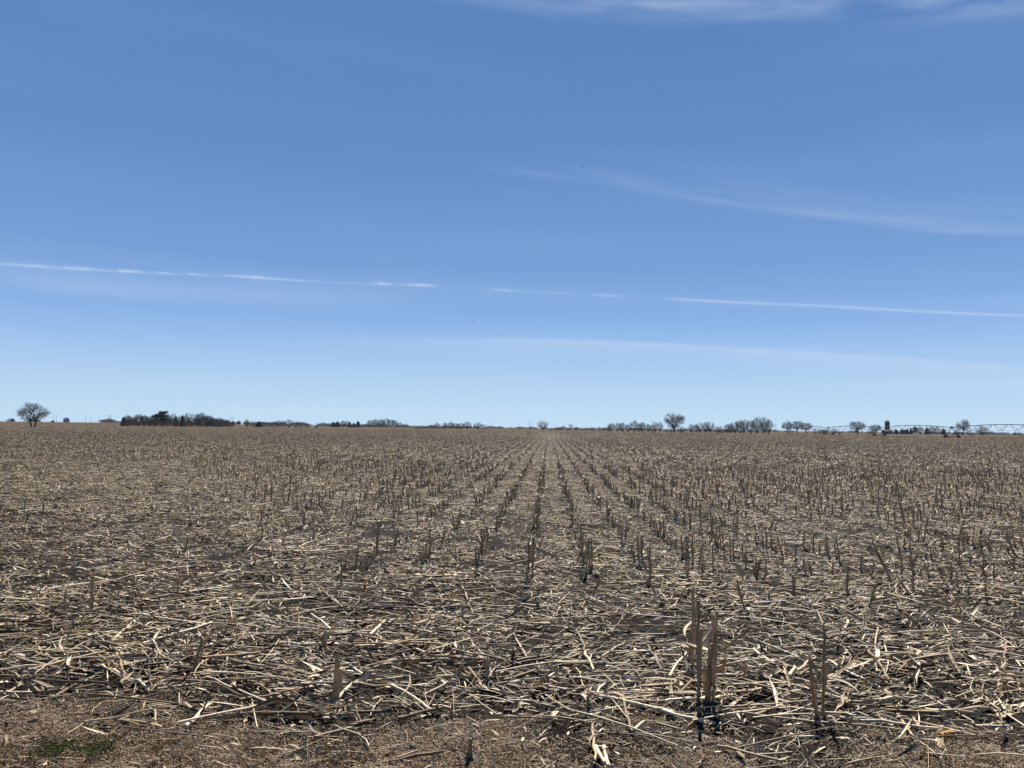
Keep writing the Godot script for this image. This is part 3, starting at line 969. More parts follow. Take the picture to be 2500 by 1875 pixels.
# ---------------------------------------------------------------- the sprinkler line
func build_pivot() -> void:
	var o := thing("irrigation_pivot", Vector3.ZERO)
	tag(o, "long wheeled sprinkler line of arched pipe spans across the right field", "irrigation machine")
	var w := Color.WHITE
	var towers := []
	for k in 7:
		towers.append(Vector3(146.5 + 0.6 * k - 0.25 * (k - 1) * (k - 1), 0, -226.5 - 62.6 * k))
	var high := 3.95
	# the fixed centre: a four-legged pyramid with the riser pipe
	var hub_at: Vector3 = towers[4]
	for e in 4:
		var mb := MB.new()
		var foot := hub_at + Vector3(1.7 * (1 if e % 2 else -1), 0, 1.7 * (1 if e > 1 else -1))
		mb.tube([foot, hub_at + Vector3(0, high, 0)], [0.1, 0.08], 6, [w, w])
		mb.tube([foot.lerp(hub_at, 0.45) + Vector3(0, 1.9, 0) * 0.9, foot + Vector3(0, 0.1, 0)], [0.06, 0.06], 5, [w, w])
		piece("pivot_leg", mb.mesh(), mats.galvanised, o)
	var riser := MB.new()
	riser.tube([hub_at, hub_at + Vector3(0, high + 0.35, 0)], [0.2, 0.16], 10, [w, w])
	piece("riser_pipe", riser.mesh(), mats.galvanised, o)
	for k in 4:
		var t: Vector3 = towers[k]
		var along: Vector3 = (towers[k + 1] - t).normalized()
		var out := Vector3(-along.z, 0, along.x)
		var base := Vector3(t.x, ground_y(t.x, t.z), t.z)
		for s in [-1.0, 1.0]:
			var mb := MB.new()
			for q in [-1.0, 1.0]:
				mb.tube([base + out * (2.15 * s) + along * 0.1 * q + Vector3(0, 0.75, 0), base + Vector3(0, high - 0.1, 0) + along * 0.55 * q], [0.075, 0.075], 6, [w, w])
			piece("tower_leg", mb.mesh(), mats.galvanised, o)
			var hub: Vector3 = base + out * (2.35 * s) + Vector3(0, 0.66, 0)
			var wheel := piece("wheel", wheel_rim(along), mats.rusty, o, hub)
			piece("tyre", tyre(along), mats.rubber, wheel)
		var mb2 := MB.new()
		mb2.tube([base + out * -2.35 + Vector3(0, 0.66, 0), base + out * 2.35 + Vector3(0, 0.66, 0)], [0.13, 0.13], 6, [w, w])
		piece("base_beam", mb2.mesh(), mats.rusty, o)
		mb2 = MB.new()
		mb2.box(base + Vector3(0, high + 0.15, 0), Vector3(0.5, 0.75, 0.6))
		piece("control_box", mb2.mesh(), mats.galvanised, o)
	for k in 4:
		var a: Vector3 = towers[k] + Vector3(0, high, 0)
		var b: Vector3 = towers[k + 1] + Vector3(0, high, 0)
		var along := (b - a).normalized()
		var out := Vector3(-along.z, 0, along.x)
		var pts := []
		var rad := []
		var cols := []
		for q in 25:
			var t := q / 24.0
			pts.append(a.lerp(b, t) + Vector3(0, 0.95 * 4.0 * t * (1.0 - t), 0))
			rad.append(0.125)
			cols.append(w)
		var mb := MB.new()
		mb.tube(pts, rad, 8, cols)
		piece("pipe_span", mb.mesh(), mats.galvanised, o)
		# two rows of angle-iron braces that meet at tension rods below the pipe
		var lows := []
		for q in 7:
			var t := (q + 0.5) / 7.0
			var droop := 0.95 * 4.0 * t * (1.0 - t) - 2.0 * (1.0 - 0.55 * pow(absf(t - 0.5) * 2.0, 3.0))
			var here := a.lerp(b, t) + Vector3(0, droop, 0)
			lows.append(here)
			mb = MB.new()
			for s in [-1.0, 1.0]:
				var foot: Vector3 = here + out * 0.75 * s
				for e in [-0.062, 0.062]:
					var tt: float = t + e
					mb.tube([a.lerp(b, tt) + Vector3(0, 0.95 * 4.0 * tt * (1.0 - tt), 0), foot], [0.055, 0.055], 4, [w, w])
			mb.tube([here - out * 0.75, here + out * 0.75], [0.05, 0.05], 4, [w, w])
			piece("truss_brace", mb.mesh(), mats.galvanised, o)
		for s in [-1.0, 1.0]:
			mb = MB.new()
			var line := [a + along * 0.6]
			for p in lows:
				line.append(p + out * 0.75 * s)
			line.append(b - along * 0.6)
			var rr := []
			var cc := []
			for p in line:
				rr.append(0.022)
				cc.append(w)
			mb.tube(line, rr, 4, cc)
			piece("truss_rod", mb.mesh(), mats.galvanised, o)
		for q in 9:
			var t := (q + 1.0) / 10.0
			var top := a.lerp(b, t) + Vector3(0, 0.95 * 4.0 * t * (1.0 - t), 0)
			mb = MB.new()
			mb.tube([top, top + Vector3(0, 0.25, 0), top + out * 0.15 + Vector3(0, 0.3, 0), top + out * 0.25, top + out * 0.25 - Vector3(0, 1.3, 0)], [0.02, 0.02, 0.02, 0.02, 0.018], 4, [w, w, w, w, w])
			piece("drop_hose", mb.mesh(), mats.rubber, o)


func wheel_rim(axis: Vector3) -> ArrayMesh:
	var mb := MB.new()
	var side := Vector3(-axis.z, 0, axis.x)
	# wheels roll across the pipe, so the axle lies along it
	mb.tube([axis * -0.16, axis * 0.16], [0.42, 0.42], 16, [Color.WHITE, Color.WHITE])
	for k in 4:
		var a := TAU * k / 4.0
		mb.box(axis * 0.17 + side * cos(a) * 0.2 + Vector3(0, sin(a) * 0.2, 0), Vector3(0.1, 0.1, 0.1))
	return mb.mesh()


func tyre(axis: Vector3) -> ArrayMesh:
	var mb := MB.new()
	var side := Vector3(-axis.z, 0, axis.x)
	var n := 20
	var prev := -1
	for k in n + 1:
		var a := TAU * k / n
		var d := side * cos(a) + Vector3.UP * sin(a)
		var first := mb.v.size()
		for q in 8:
			var b := TAU * q / 8.0
			var nn := d * cos(b) + axis * sin(b)
			mb.vert(d * 0.54 + d * cos(b) * 0.13 + axis * sin(b) * 0.19, nn, Color.WHITE)
		if prev >= 0:
			for q in 8:
				var q2 := (q + 1) % 8
				mb.quad(prev + q, prev + q2, first + q2, first + q)
		prev = first
	for k in 10:
		var a := TAU * k / 10.0
		var d := side * cos(a) + Vector3.UP * sin(a)
		mb.tube([d * 0.655 - axis * 0.17, d * 0.67 + axis * 0.17], [0.03, 0.03], 4, [Color.WHITE, Color.WHITE])
	return mb.mesh()


# ---------------------------------------------------------------- corn stalks, leaves and litter
# a stalk along a straight line from a to b with joints every hand's breadth, slightly kinked at the joints
func stalk_mesh(mb: MB, a: Vector3, b: Vector3, r: float, sides: int, tone: Color, kink := 0.012, joints := true) -> void:
	var length := a.distance_to(b)
	var d := (b - a).normalized()
	var ref := Vector3.UP if absf(d.y) < 0.8 else Vector3.RIGHT
	var u := d.cross(ref).normalized()
	var w := d.cross(u)
	var step := rng.randf_range(0.11, 0.17)
	var pts := []
	var rad := []
	var cols := []
	var t := 0.0
	var off := Vector3.ZERO
	var base_r := r
	var next := rng.randf_range(0.03, step)
	pts.append(a); rad.append(r * 1.02); cols.append(tone)
	while joints and next < length - 0.02:
		off = (u * rng.randf_range(-1, 1) + w * rng.randf_range(-0.6, 0.6)) * kink * minf(1.0, length * 2.0)
		r = base_r * (1.0 - 0.16 * next / maxf(0.3, length))
		var here := a + d * next + off
		var dk := tone.lerp(BROWN, 0.35)
		pts.append(here - d * r * 0.9); rad.append(r * 0.96); cols.append(tone)
		pts.append(here - d * r * 0.15); rad.append(r * 1.17); cols.append(dk)
		pts.append(here + d * r * 0.35); rad.append(r * 1.08); cols.append(dk.lerp(tone, 0.6))
		pts.append(here + d * r * 1.0); rad.append(r * 0.95); cols.append(tone)
		tone = jit(tone, 0.07)
		next += step * rng.randf_range(0.85, 1.15)
	pts.append(b); rad.append(base_r * 0.86); cols.append(tone)
	mb.tube(pts, rad, sides, cols)
	# torn fibres at the broken end
	if sides > 5:
		for k in 4:
			var s := (u * rng.randf_range(-1, 1) + w * rng.randf_range(-1, 1)).normalized()
			var p := b + s * base_r * 0.55
			mb.strip([p - d * 0.01, p + d * rng.randf_range(0.01, 0.05) + s * 0.006], [s.cross(d) * base_r * 0.5, s.cross(d) * base_r * 0.12], [tone, tone.lerp(BLEACHED, 0.6)])


# a dry leaf or husk that curls away from p along dir
func leaf_mesh(mb: MB, p: Vector3, dir: Vector3, length: float, width: float, tone: Color, curl: float, floor_y := -100.0, fold := 0.35, segs := 5) -> void:
	var pts := []
	var side := []
	var cols := []
	var d := dir.normalized()
	var roll := rng.randf_range(-0.7, 0.7)
	var turn := rng.randf_range(-1.0, 1.0) * curl
	var pitch := rng.randf_range(-0.6, 0.4) * curl
	for k in segs + 1:
		var f := float(k) / segs
		var s := d.cross(Vector3.UP)
		if s.length() < 0.05:
			s = Vector3.RIGHT
		s = s.normalized().rotated(d, roll)
		pts.append(p)
		side.append(s * width * 0.5 * maxf(0.1, (0.55 + 1.2 * f) if f < 0.35 else 1.12 * (1.0 - pow(f, 2.6))))
		cols.append(jit(tone, 0.08))
		d = d.rotated(Vector3.UP, turn / segs)
		var ax := d.cross(Vector3.UP)
		if ax.length() > 0.05:
			d = d.rotated(ax.normalized(), pitch / segs)
		roll += rng.randf_range(-0.35, 0.35) * (1.0 + curl)
		p += d * length / segs
		if p.y < floor_y:
			p.y = floor_y
			d.y = absf(d.y) * 0.3
			d = d.normalized()
	mb.strip(pts, side, cols, fold)


func litter_patch(kind: int) -> ArrayMesh:
	# kinds: 0 nearly bare, 1 light, 2 medium, 3 heavy, 4 heavy with long stalks
	var mb := MB.new()
	var chips: int = [30, 54, 76, 92, 84][kind]
	var leaves: int = [4, 13, 24, 34, 32][kind]
	var hairs: int = [16, 28, 36, 40, 36][kind]
	var stalks: int = [0, 1, 3, 5, 10][kind]
	var deep: float = [0.010, 0.024, 0.045, 0.068, 0.075][kind]
	for k in chips:
		var p := Vector3(rng.randfn() * 0.27, rng.randf_range(0.002, 0.008 + deep), rng.randfn() * 0.27)
		var a := lean_way()
		var d := Vector3(cos(a), rng.randf_range(-0.12, 0.4), sin(a)).normalized()
		var l := 0.018 + 0.055 * pow(rng.randf(), 2.0)
		var s := d.cross(Vector3.UP).normalized().rotated(d, rng.randf_range(-0.9, 0.9)) * rng.randf_range(0.0025, 0.0075)
		var c := straw_tone()
		mb.strip([p - d * l, p + Vector3(0, rng.randf_range(0.0, 0.008), 0), p + d * l], [s * 0.7, s, s * 0.4], [c, c, c])
	for k in hairs:
		var p := Vector3(rng.randfn() * 0.28, rng.randf_range(0.003, 0.012 + deep), rng.randfn() * 0.28)
		var a := lean_way()
		var d := Vector3(cos(a), rng.randf_range(-0.1, 0.3), sin(a)).normalized()
		var l := rng.randf_range(0.04, 0.13)
		var bend := Vector3(rng.randf_range(-1, 1), rng.randf_range(0, 0.6), rng.randf_range(-1, 1)) * l * 0.25
		var s := d.cross(Vector3.UP).normalized() * rng.randf_range(0.0012, 0.0024)
		var c := straw_tone()
		mb.strip([p - d * l, p + bend, p + d * l], [s, s, s * 0.5], [c, c, c])
	for k in leaves:
		var p := Vector3(rng.randfn() * 0.26, rng.randf_range(0.004, 0.012 + deep), rng.randfn() * 0.26)
		var a := lean_way()
		var d := Vector3(cos(a), rng.randf_range(-0.05, 0.65 if rng.randf() < 0.5 else 0.15), sin(a))
		var l := 0.06 + 0.22 * pow(rng.randf(), 1.7)
		if k % 5 == 0:
			leaf_mesh(mb, p, d, rng.randf_range(0.07, 0.15), rng.randf_range(0.025, 0.05), straw_tone().lerp(PALE, 0.3), rng.randf_range(0.8, 2.6), 0.003, 0.5, 4)
		else:
			leaf_mesh(mb, p, d, l, rng.randf_range(0.006, 0.022), straw_tone(), rng.randf_range(0.4, 2.0), 0.003, 0.3 if k % 2 else 0.0, 4)
	for k in [1, 4, 6, 8, 10][kind]:
		# thin stems, ribs of leaves and split rind
		var p := Vector3(rng.randfn() * 0.25, rng.randf_range(0.004, 0.014 + deep), rng.randfn() * 0.25)
		var a := lean_way()
		var l := 0.10 + 0.3 * pow(rng.randf(), 1.4)
		var d := Vector3(cos(a), rng.randf_range(-0.04, 0.16), sin(a)).normalized()
		var bow := Vector3(rng.randf_range(-1, 1), rng.randf_range(0.0, 0.5), rng.randf_range(-1, 1)) * l * 0.12
		var r := rng.randf_range(0.0022, 0.0058)
		var c := straw_tone()
		var lift := Vector3(0, maxf(0.0, d.y) * l, 0)
		mb.tube([p - d * l + lift, p - d * l * 0.3 + bow * 0.8 + lift, p + d * l * 0.35 + bow + lift, p + d * l + lift], [r, r * 1.05, r * 0.95, r * 0.7], 4, [c, c, c, c])
	for k in stalks:
		var p := Vector3(rng.randfn() * 0.24, 0.0, rng.randfn() * 0.24)
		var a := lean_way()
		var l := 0.07 + (0.6 if kind == 4 else 0.28) * pow(rng.randf(), 1.4)
		var r := rng.randf_range(0.006, 0.0115)
		var d := Vector3(cos(a), rng.randf_range(-0.03, 0.14), sin(a)).normalized()
		p.y = r + rng.randf_range(0.0, deep * 0.8)
		stalk_mesh(mb, p - d * l * 0.5 + Vector3(0, maxf(0.0, d.y) * l * 0.5, 0), p + d * l * 0.5 + Vector3(0, maxf(0.0, d.y) * l * 0.5, 0), r, 5, straw_tone())
	return mb.mesh()


# most litter was thrown across the rows
func lean_way() -> float:
	if rng.randf() < 0.62:
		return (PI if rng.randf() < 0.5 else 0.0) + rng.randfn() * 0.38
	return rng.randf() * TAU


# how thick the litter lies, 0 to 1
func litter(x: float, z: float) -> float:
	var d := -z
	var n := patchy.get_noise_2d(x * 0.55, z * 0.55)
	var n2 := patchy.get_noise_2d(x * 1.9 + 13.0, z * 1.9)
	var v := 0.60 + 0.3 * n + 0.45 * n2
	var gap := smooth(-0.12, 0.2, d - margin_z(x))
	v += 0.28 * bump(d, 6.2, 0.7) + 0.2 * smooth(-0.5, -2.5, x) * bump(d, 7.2, 1.4)
	v -= 0.4 * bump(x, 0.25, 0.5) * bump(d, 6.6, 0.7)
	# windrows that the combine left every eight rows
	var lane := fposmod(x + 10.4, ROW * 8.0) / (ROW * 8.0)
	v += 0.22 * bump(lane, 0.5, 0.13) * smooth(16.0, 30.0, d) - 0.2 * smooth(20.0, 45.0, d) * (1.0 - bump(lane, 0.5, 0.2))
	v *= 1.0 - 0.2 * smooth(45.0, 110.0, d)
	return clampf(v, 0.26, 1.0) * lerpf(0.12, 1.0, gap)


# share of the plants whose stub still stands
func standing(x: float, z: float) -> float:
	var d := -z
	var start := 7.6 + 1.75 * maxf(0.0, -(x + 2.2)) + 0.25 * maxf(0.0, x - 3.0)
	start = minf(start, 36.0)
	var n := patchy.get_noise_2d(x * 0.8 + 90.0, z * 0.35)
	var lane := fposmod(x + 10.4, ROW * 8.0) / (ROW * 8.0)
	var v := 0.03 * smooth(6.5, 8.0, d) + 0.42 * smooth(start, start + 5.0, d) + 0.42 * smooth(start + 5.0, start + 20.0, d)
	v -= 0.3 * bump(lane, 0.5, 0.12) * smooth(14.0, 30.0, d)
	return clampf(v * (1.0 + 1.5 * n), 0.0, 0.95)


func row_name(x: float) -> String:
	var k := roundi((x - ROW_START) / ROW)
	if k == 0:
		return "in the centre row"
	return "in %s row %s of centre" % [ordinal(absi(k) - 1), "right" if k > 0 else "left"]


func gap_name(x: float) -> String:
	var k := floori((x - ROW_START) / ROW)
	if k == 0:
		return "just right of the centre row"
	if k == -1:
		return "just left of the centre row"
	if k > 0:
		return "between %s and %s rows right" % [ordinal(k - 1), ordinal(k)]
	return "between %s and %s rows left" % [ordinal(-k - 2), ordinal(-k - 1)]


# one standing stub: the cut stalk, dry leaves that hang from its joints, and the crown of brace roots
func stub(at: Vector3, tip: Vector3, r: float, look: int) -> Node3D:
	var o := thing("corn_stub", at, 0.0)
	var tone := jit([STUB, STUB.lerp(STUB_DULL, 0.5), STUB_DULL, STUB.lerp(GREY, 0.35)][look % 4], 0.12)
	var mb := MB.new()
	var h := tip.y
	stalk_mesh(mb, Vector3(0, -0.03, 0), tip, r, 7, tone, 0.008)
	piece("stalk", mb.mesh(), mats.straw, o)
	if h > 0.16:
		# a sheath that still wraps part of the stalk and flares at its end
		mb = MB.new()
		var a0 := rng.randf() * TAU
		var f0 := rng.randf_range(0.15, 0.4)
		var f1 := rng.randf_range(0.6, 0.98)
		var pts := []
		var side := []
		var cols := []
		for k in 5:
			var f := lerpf(f0, f1, k / 4.0)
			var outw := Vector3(cos(a0), 0, sin(a0)) * (r * (1.15 + (1.6 if k == 4 else 0.25 * k)))
			pts.append(tip * f + outw)
			side.append(Vector3(-sin(a0), 0, cos(a0)) * r * (1.1 + 0.12 * k))
			cols.append(jit(tone.lerp(BLEACHED, 0.3), 0.1))
		mb.strip(pts, side, cols, -0.45)
		piece("sheath", mb.mesh(), mats.leaf, o)
	var n := 3 + rng.randi() % 3 if h > 0.42 else rng.randi() % 3 if h > 0.13 else 0
	for k in n:
		mb = MB.new()
		var a := rng.randf() * TAU
		var f := rng.randf_range(0.2, 0.6) if h > 0.42 else rng.randf_range(0.3, 0.95)
		leaf_mesh(mb, tip * f, Vector3(cos(a), rng.randf_range(-0.2, 0.9), sin(a)), rng.randf_range(0.08, 0.26) * (1.4 if h > 0.42 else 1.0), rng.randf_range(0.012, 0.034), straw_tone().lerp(STUB, 0.5), -2.2 + rng.randf() * 2.0, -at.y * 0.0 + 0.01, 0.3, 5)
		piece("dry_leaf", mb.mesh(), mats.leaf, o)
	mb = MB.new()
	for k in 9:
		var a := TAU * k / 9.0 + rng.randf_range(-0.3, 0.3)
		var d := Vector3(cos(a), 0, sin(a))
		mb.tube([d * r * 0.7 + Vector3(0, rng.randf_range(0.03, 0.06), 0), d * (r + 0.018) + Vector3(0, 0.02, 0), d * (r + rng.randf_range(0.03, 0.05)) + Vector3(0, -0.02, 0)], [0.004, 0.0035, 0.003], 4, [STUB_DULL * 0.6, BROWN, BROWN], false)
	# soil caught among the roots
	var ring := []
	var peak := mb.vert(Vector3(0, rng.randf_range(0.025, 0.05), 0), Vector3.UP, Color(0.026, 0.022, 0.018))
	for lv in 2:
		var row := []
		for k in 9:
			var a := TAU * k / 9.0
			var rr := (0.035 if lv == 0 else 0.085) * rng.randf_range(0.75, 1.3)
			row.append(mb.vert(Vector3(cos(a) * rr, 0.024 * rng.randf_range(0.6, 1.3) if lv == 0 else -0.025, sin(a) * rr), Vector3(cos(a) * 0.6, 0.8, sin(a) * 0.6), jit(Color(0.026, 0.022, 0.018), 0.2)))
		ring.append(row)
	for k in 9:
		var k2 := (k + 1) % 9
		mb.tri(peak, ring[0][k], ring[0][k2])
		mb.quad(ring[0][k], ring[0][k2], ring[1][k2], ring[1][k])
	piece("root_crown", mb.mesh(), mats.straw, o)
	return o


func stub_variant() -> ArrayMesh:
	var mb := MB.new()
	var h := rng.randf_range(0.17, 0.36)
	var tone := jit([STUB, STUB.lerp(STUB_DULL, 0.5), STUB_DULL, STUB][rng.randi() % 4], 0.12)
	var tip := Vector3(rng.randfn() * 0.03, h, rng.randfn() * 0.03)
	var r := rng.randf_range(0.0105, 0.014)
	stalk_mesh(mb, Vector3(0, -0.03, 0), tip, r, 5, tone, 0.006)
	var a0 := rng.randf() * TAU
	var outw := Vector3(cos(a0), 0, sin(a0)) * r * 1.3
	var across := Vector3(-sin(a0), 0, cos(a0)) * r * 1.2
	mb.strip([tip * 0.3 + outw, tip * 0.7 + outw, tip * rng.randf_range(0.9, 1.05) + outw * 2.0], [across, across * 1.2, across], [tone.lerp(PALE, 0.5), tone.lerp(PALE, 0.5), PALE], -0.4)
	if rng.randf() < 0.35:
		var a1 := rng.randf() * TAU
		var s1 := Vector3(cos(a1), rng.randf_range(-0.2, 0.2), sin(a1)) * 0.016
		mb.strip([tip, tip + Vector3(-sin(a1), rng.randf_range(-0.1, 0.3), cos(a1)) * rng.randf_range(0.06, 0.15)], [s1, s1 * 0.7], [BLEACHED, BLEACHED])
	for k in 1 + rng.randi() % 3:
		var a := rng.randf() * TAU
		leaf_mesh(mb, tip * rng.randf_range(0.4, 1.0), Vector3(cos(a), rng.randf_range(-0.3, 0.8), sin(a)), rng.randf_range(0.07, 0.22), rng.randf_range(0.012, 0.03), straw_tone().lerp(PALE, 0.5), -1.8, 0.02, 0.0, 4)
	return mb.mesh()


func row_piece(n: int, gap: float) -> ArrayMesh:
	# a run of stubs in one row, for the far part of the field
	var mb := MB.new()
	for k in n:
		if rng.randf() < 0.18:
			continue
		var z := (k + rng.randf_range(-0.3, 0.3)) * gap
		var x := rng.randfn() * 0.025
		var h := rng.randf_range(0.14, 0.33)
		var tone := jit([STUB, STUB.lerp(STUB_DULL, 0.5), STUB_DULL, STUB][rng.randi() % 4], 0.12)
		var tip := Vector3(x + rng.randfn() * 0.03, h, z + rng.randfn() * 0.03)
		mb.tube([Vector3(x, -0.02, z), tip], [0.014, 0.012], 4, [tone, tone.lerp(PALE, 0.4)])
		if rng.randf() < 0.36:
			var a0 := rng.randf() * TAU
			var s0 := Vector3(cos(a0), rng.randf_range(-0.2, 0.2), sin(a0))
			var c0 := jit(BLEACHED, 0.15)
			mb.strip([tip, tip + Vector3(-sin(a0), rng.randf_range(-0.1, 0.25), cos(a0)) * (rng.randf_range(0.08, 0.17) if rng.randf() < 0.8 else 0.3)], [s0 * 0.024, s0 * 0.02], [c0, c0])
		for q in 2:
			var a := rng.randf() * TAU
			leaf_mesh(mb, tip.lerp(Vector3(x, 0, z), rng.randf() * 0.6), Vector3(cos(a), rng.randf_range(-0.2, 0.9), sin(a)), rng.randf_range(0.08, 0.22), rng.randf_range(0.015, 0.034), straw_tone().lerp(PALE, 0.5), -1.5, 0.02, 0.0, 2)
	return mb.mesh()


func build_stubs() -> void:
	# the stubs one can pick out in the photograph: x, z, height, lean
	var known := [[1.09, -5.69, 0.79, 0.00], [1.20, -6.57, 0.66, 0.02], [1.15, -5.73, 0.44, 0.02], [1.17, -5.73, 0.47, 0.02], [1.20, -5.72, 0.70, 0.03], [1.21, -6.70, 0.18, -0.00], [1.92, -5.58, 0.65, 0.01], [1.87, -5.52, 0.43, -0.06], [3.53, -9.41, 0.39, 0.04], [4.50, -10.41, 0.29, -0.10], [4.78, -10.77, 0.25, -0.01], [4.51, -9.82, 0.28, -0.01], [4.42, -9.61, 0.25, -0.19], [5.35, -10.83, 0.21, -0.05], [5.25, -10.44, 0.30, -0.00], [5.98, -10.98, 0.25, -0.01], [5.23, -9.58, 0.23, -0.02], [2.95, -9.53, 0.28, 0.01], [3.96, -11.03, 0.19, -0.00], [-2.77, -5.99, 0.33, 0.09], [-4.29, -8.88, 0.31, 0.02], [-5.02, -7.90, 0.25, 0.03], [-1.53, -5.62, 0.31, 0.02], [-1.92, -6.67, 0.22, -0.01], [-0.46, -6.14, 0.19, -0.01], [0.31, -5.59, 0.12, -0.02], [-0.45, -4.73, 0.14, -0.00], [1.34, -10.13, 0.52, -0.02], [-0.20, -10.29, 0.79, 0.03], [-0.24, -10.51, 0.59, -0.02], [0.58, -10.68, 0.64, -0.02], [0.53, -10.48, 0.61, 0.01], [0.62, -10.84, 0.59, -0.01], [1.37, -11.39, 0.53, 0.01], [1.35, -11.49, 0.43, -0.03], [-0.97, -10.81, 0.34, 0.04], [-0.96, -11.47, 0.68, -0.02], [-1.03, -13.74, 0.38, -0.11], [-1.76, -11.55, 0.48, 0.00], [-1.83, -11.26, 0.23, 0.03], [-2.60, -11.74, 0.45, 0.01], [-2.64, -10.63, 0.34, 0.04], [-1.80, -11.47, 0.13, 0.00], [1.85, -10.40, 0.30, 0.01], [2.34, -11.09, 0.39, -0.02], [2.10, -11.38, 0.57, 0.00], [2.12, -12.00, 0.37, -0.00], [2.08, -12.07, 0.36, -0.02], [3.00, -13.31, 0.24, -0.06], [2.89, -11.67, 0.31, -0.01], [2.97, -11.74, 0.24, -0.03], [3.68, -12.18, 0.30, -0.02], [3.74, -13.18, 0.20, -0.01], [5.33, -12.02, 0.31, -0.03], [6.60, -14.47, 0.26, -0.02], [6.81, -14.65, 0.26, -0.02], [6.87, -15.30, 0.22, -0.02], [5.98, -11.59, 0.33, -0.03], [6.14, -11.61, 0.27, -0.01], [4.84, -11.30, 0.49, -0.24], [3.62, -11.17, 0.20, -0.02], [-4.93, -13.24, 0.27, -0.00], [-8.94, -15.48, 0.23, 0.01], [-11.62, -16.76, 0.32, -0.01], [-4.21, -12.21, 0.20, -0.01], [-1.31, -11.25, 0.24, -0.02]]
	var list := []
	for s in known:
		list.append([Vector3(s[0], 0, s[1]), Vector3(s[3], clampf(s[2], 0.12, 0.9 if s[1] > -8.0 else 0.46), rng.randf_range(-0.03, 0.03)), rng.randf_range(0.0112, 0.0138) + (0.008 if absf(s[0] + 1.53) < 0.03 else 0.0), true])
	var z := -4.4
	for k in range(-420, 420):
		var x0 := ROW_START + ROW * k
		var d := 6.5
		while d < 40.0:
			d += 0.165 * rng.randf_range(0.7, 1.35)
			var x := x0 + rng.randfn() * 0.035
			if not in_view(x, -d, 0.6) or rng.randf() > standing(x, -d):
				continue
			var clear := true
			for s in known:
				if absf(s[0] - x) < 0.13 and absf(s[1] + d) < 0.13:
					clear = false
			if clear and d > 9.0 - 1.5 * rng.randf():
				list.append([Vector3(x, 0, -d), Vector3(rng.randfn() * 0.05, clampf(0.23 + rng.randfn() * 0.085, 0.07, 0.48), rng.randfn() * 0.05), rng.randf_range(0.0105, 0.014), false])
	list.sort_custom(func(a, b): return (a[0] as Vector3).length() - (8.0 if a[3] else 0.0) < (b[0] as Vector3).length() - (8.0 if b[3] else 0.0))
	var near := list.slice(0, 300)
	near.sort_custom(func(a, b): return a[0].z > b[0].z)
	var ranks := {}
	for s in near:
		var at: Vector3 = s[0]
		at.y = ground_y(at.x, at.z)
		var tip: Vector3 = s[1]
		var o := stub(at, tip, s[2], rng.randi())
		var where := row_name(at.x)
		var n: int = ranks.get(where, 0)
		ranks[where] = n + 1
		var look := "tall upright" if tip.y > 0.5 else "short broken" if tip.y < 0.2 else "leaning" if Vector2(tip.x, tip.z).length() > 0.07 else "upright"
		tag(o, "%s corn stub, %s from the near edge %s" % [look, ordinal(n), where], "corn stub", "standing corn stubs")
	var rest := stuff_root("standing_stubble", "countless cut corn stubs standing in rows to the far hedge")
	var singles := []
	for k in 10:
		singles.append([stub_variant(), [], []])
	for s in list.slice(300):
		var at: Vector3 = s[0]
		at.y = ground_y(at.x, at.z)
		var tip: Vector3 = s[1]
		var e: Array = singles[rng.randi() % 10]
		var b := Basis(Vector3.UP, rng.randf() * TAU).scaled(Vector3(1, tip.y / 0.265, 1))
		e[1].append(Transform3D(Basis(Vector3.RIGHT, tip.z * 2.0) * Basis(Vector3.BACK, -tip.x * 2.0) * b, at))
		e[2].append(jit(Color(1, 1, 1), 0.15))
	for e in singles:
		many("stubs", e[0], mats.straw, rest, e[1], e[2])
	var runs := []
	for k in 8:
		runs.append([row_piece(9, 0.167), [], []])
	var long_runs := []
	for k in 4:
		long_runs.append([row_piece(24, 0.167), [], []])
	for k in range(-420, 420):
		var x0 := ROW_START + ROW * k
		var d := 40.0
		while d < FIELD_END - 4.0:
			var far := d > 150.0
			var long := 4.0 if far else 1.5
			if in_view(x0, -d, 4.0):
				var share := standing(x0, -d)
				if rng.randf() < share * 1.08 + 0.04:
					var set_of: Array = long_runs if far else runs
					var e: Array = set_of[rng.randi() % set_of.size()]
					var flip := Basis(Vector3.UP, PI if rng.randf() < 0.5 else 0.0).scaled(Vector3(1, rng.randf_range(0.8, 1.15), 1))
					var at := Vector3(x0 + rng.randfn() * 0.02, ground_y(x0, -d), -d if flip.x.x > 0.0 else -d - long)
					e[1].append(Transform3D(flip, at))
					e[2].append(jit(Color(1, 1, 1), 0.12))
			d += long
	for e in runs + long_runs:
		many("stub_rows", e[0], mats.straw, rest, e[1], e[2])


func fallen(a: Vector3, b: Vector3, r: float, tone: Color, leaves: int) -> Node3D:
	var mid := (a + b) * 0.5
	mid.y = 0.0
	var o := thing("fallen_stalk", mid)
	var mb := MB.new()
	stalk_mesh(mb, a - mid, b - mid, r, 8, tone, 0.014)
	piece("stalk", mb.mesh(), mats.straw, o)
	for k in leaves:
		mb = MB.new()
		var f := rng.randf()
		var ang := atan2((b - a).z, (b - a).x) + rng.randf_range(-0.8, 0.8) + (PI if rng.randf() < 0.3 else 0.0)
		var p := a.lerp(b, f) - mid
		leaf_mesh(mb, p, Vector3(cos(ang), rng.randf_range(0.0, 0.5), sin(ang)), rng.randf_range(0.1, 0.34), rng.randf_range(0.012, 0.034), straw_tone(), 1.2, ground_y(mid.x, mid.z) + 0.004, 0.35, 5)
		piece("dry_leaf", mb.mesh(), mats.leaf, o)
	return o


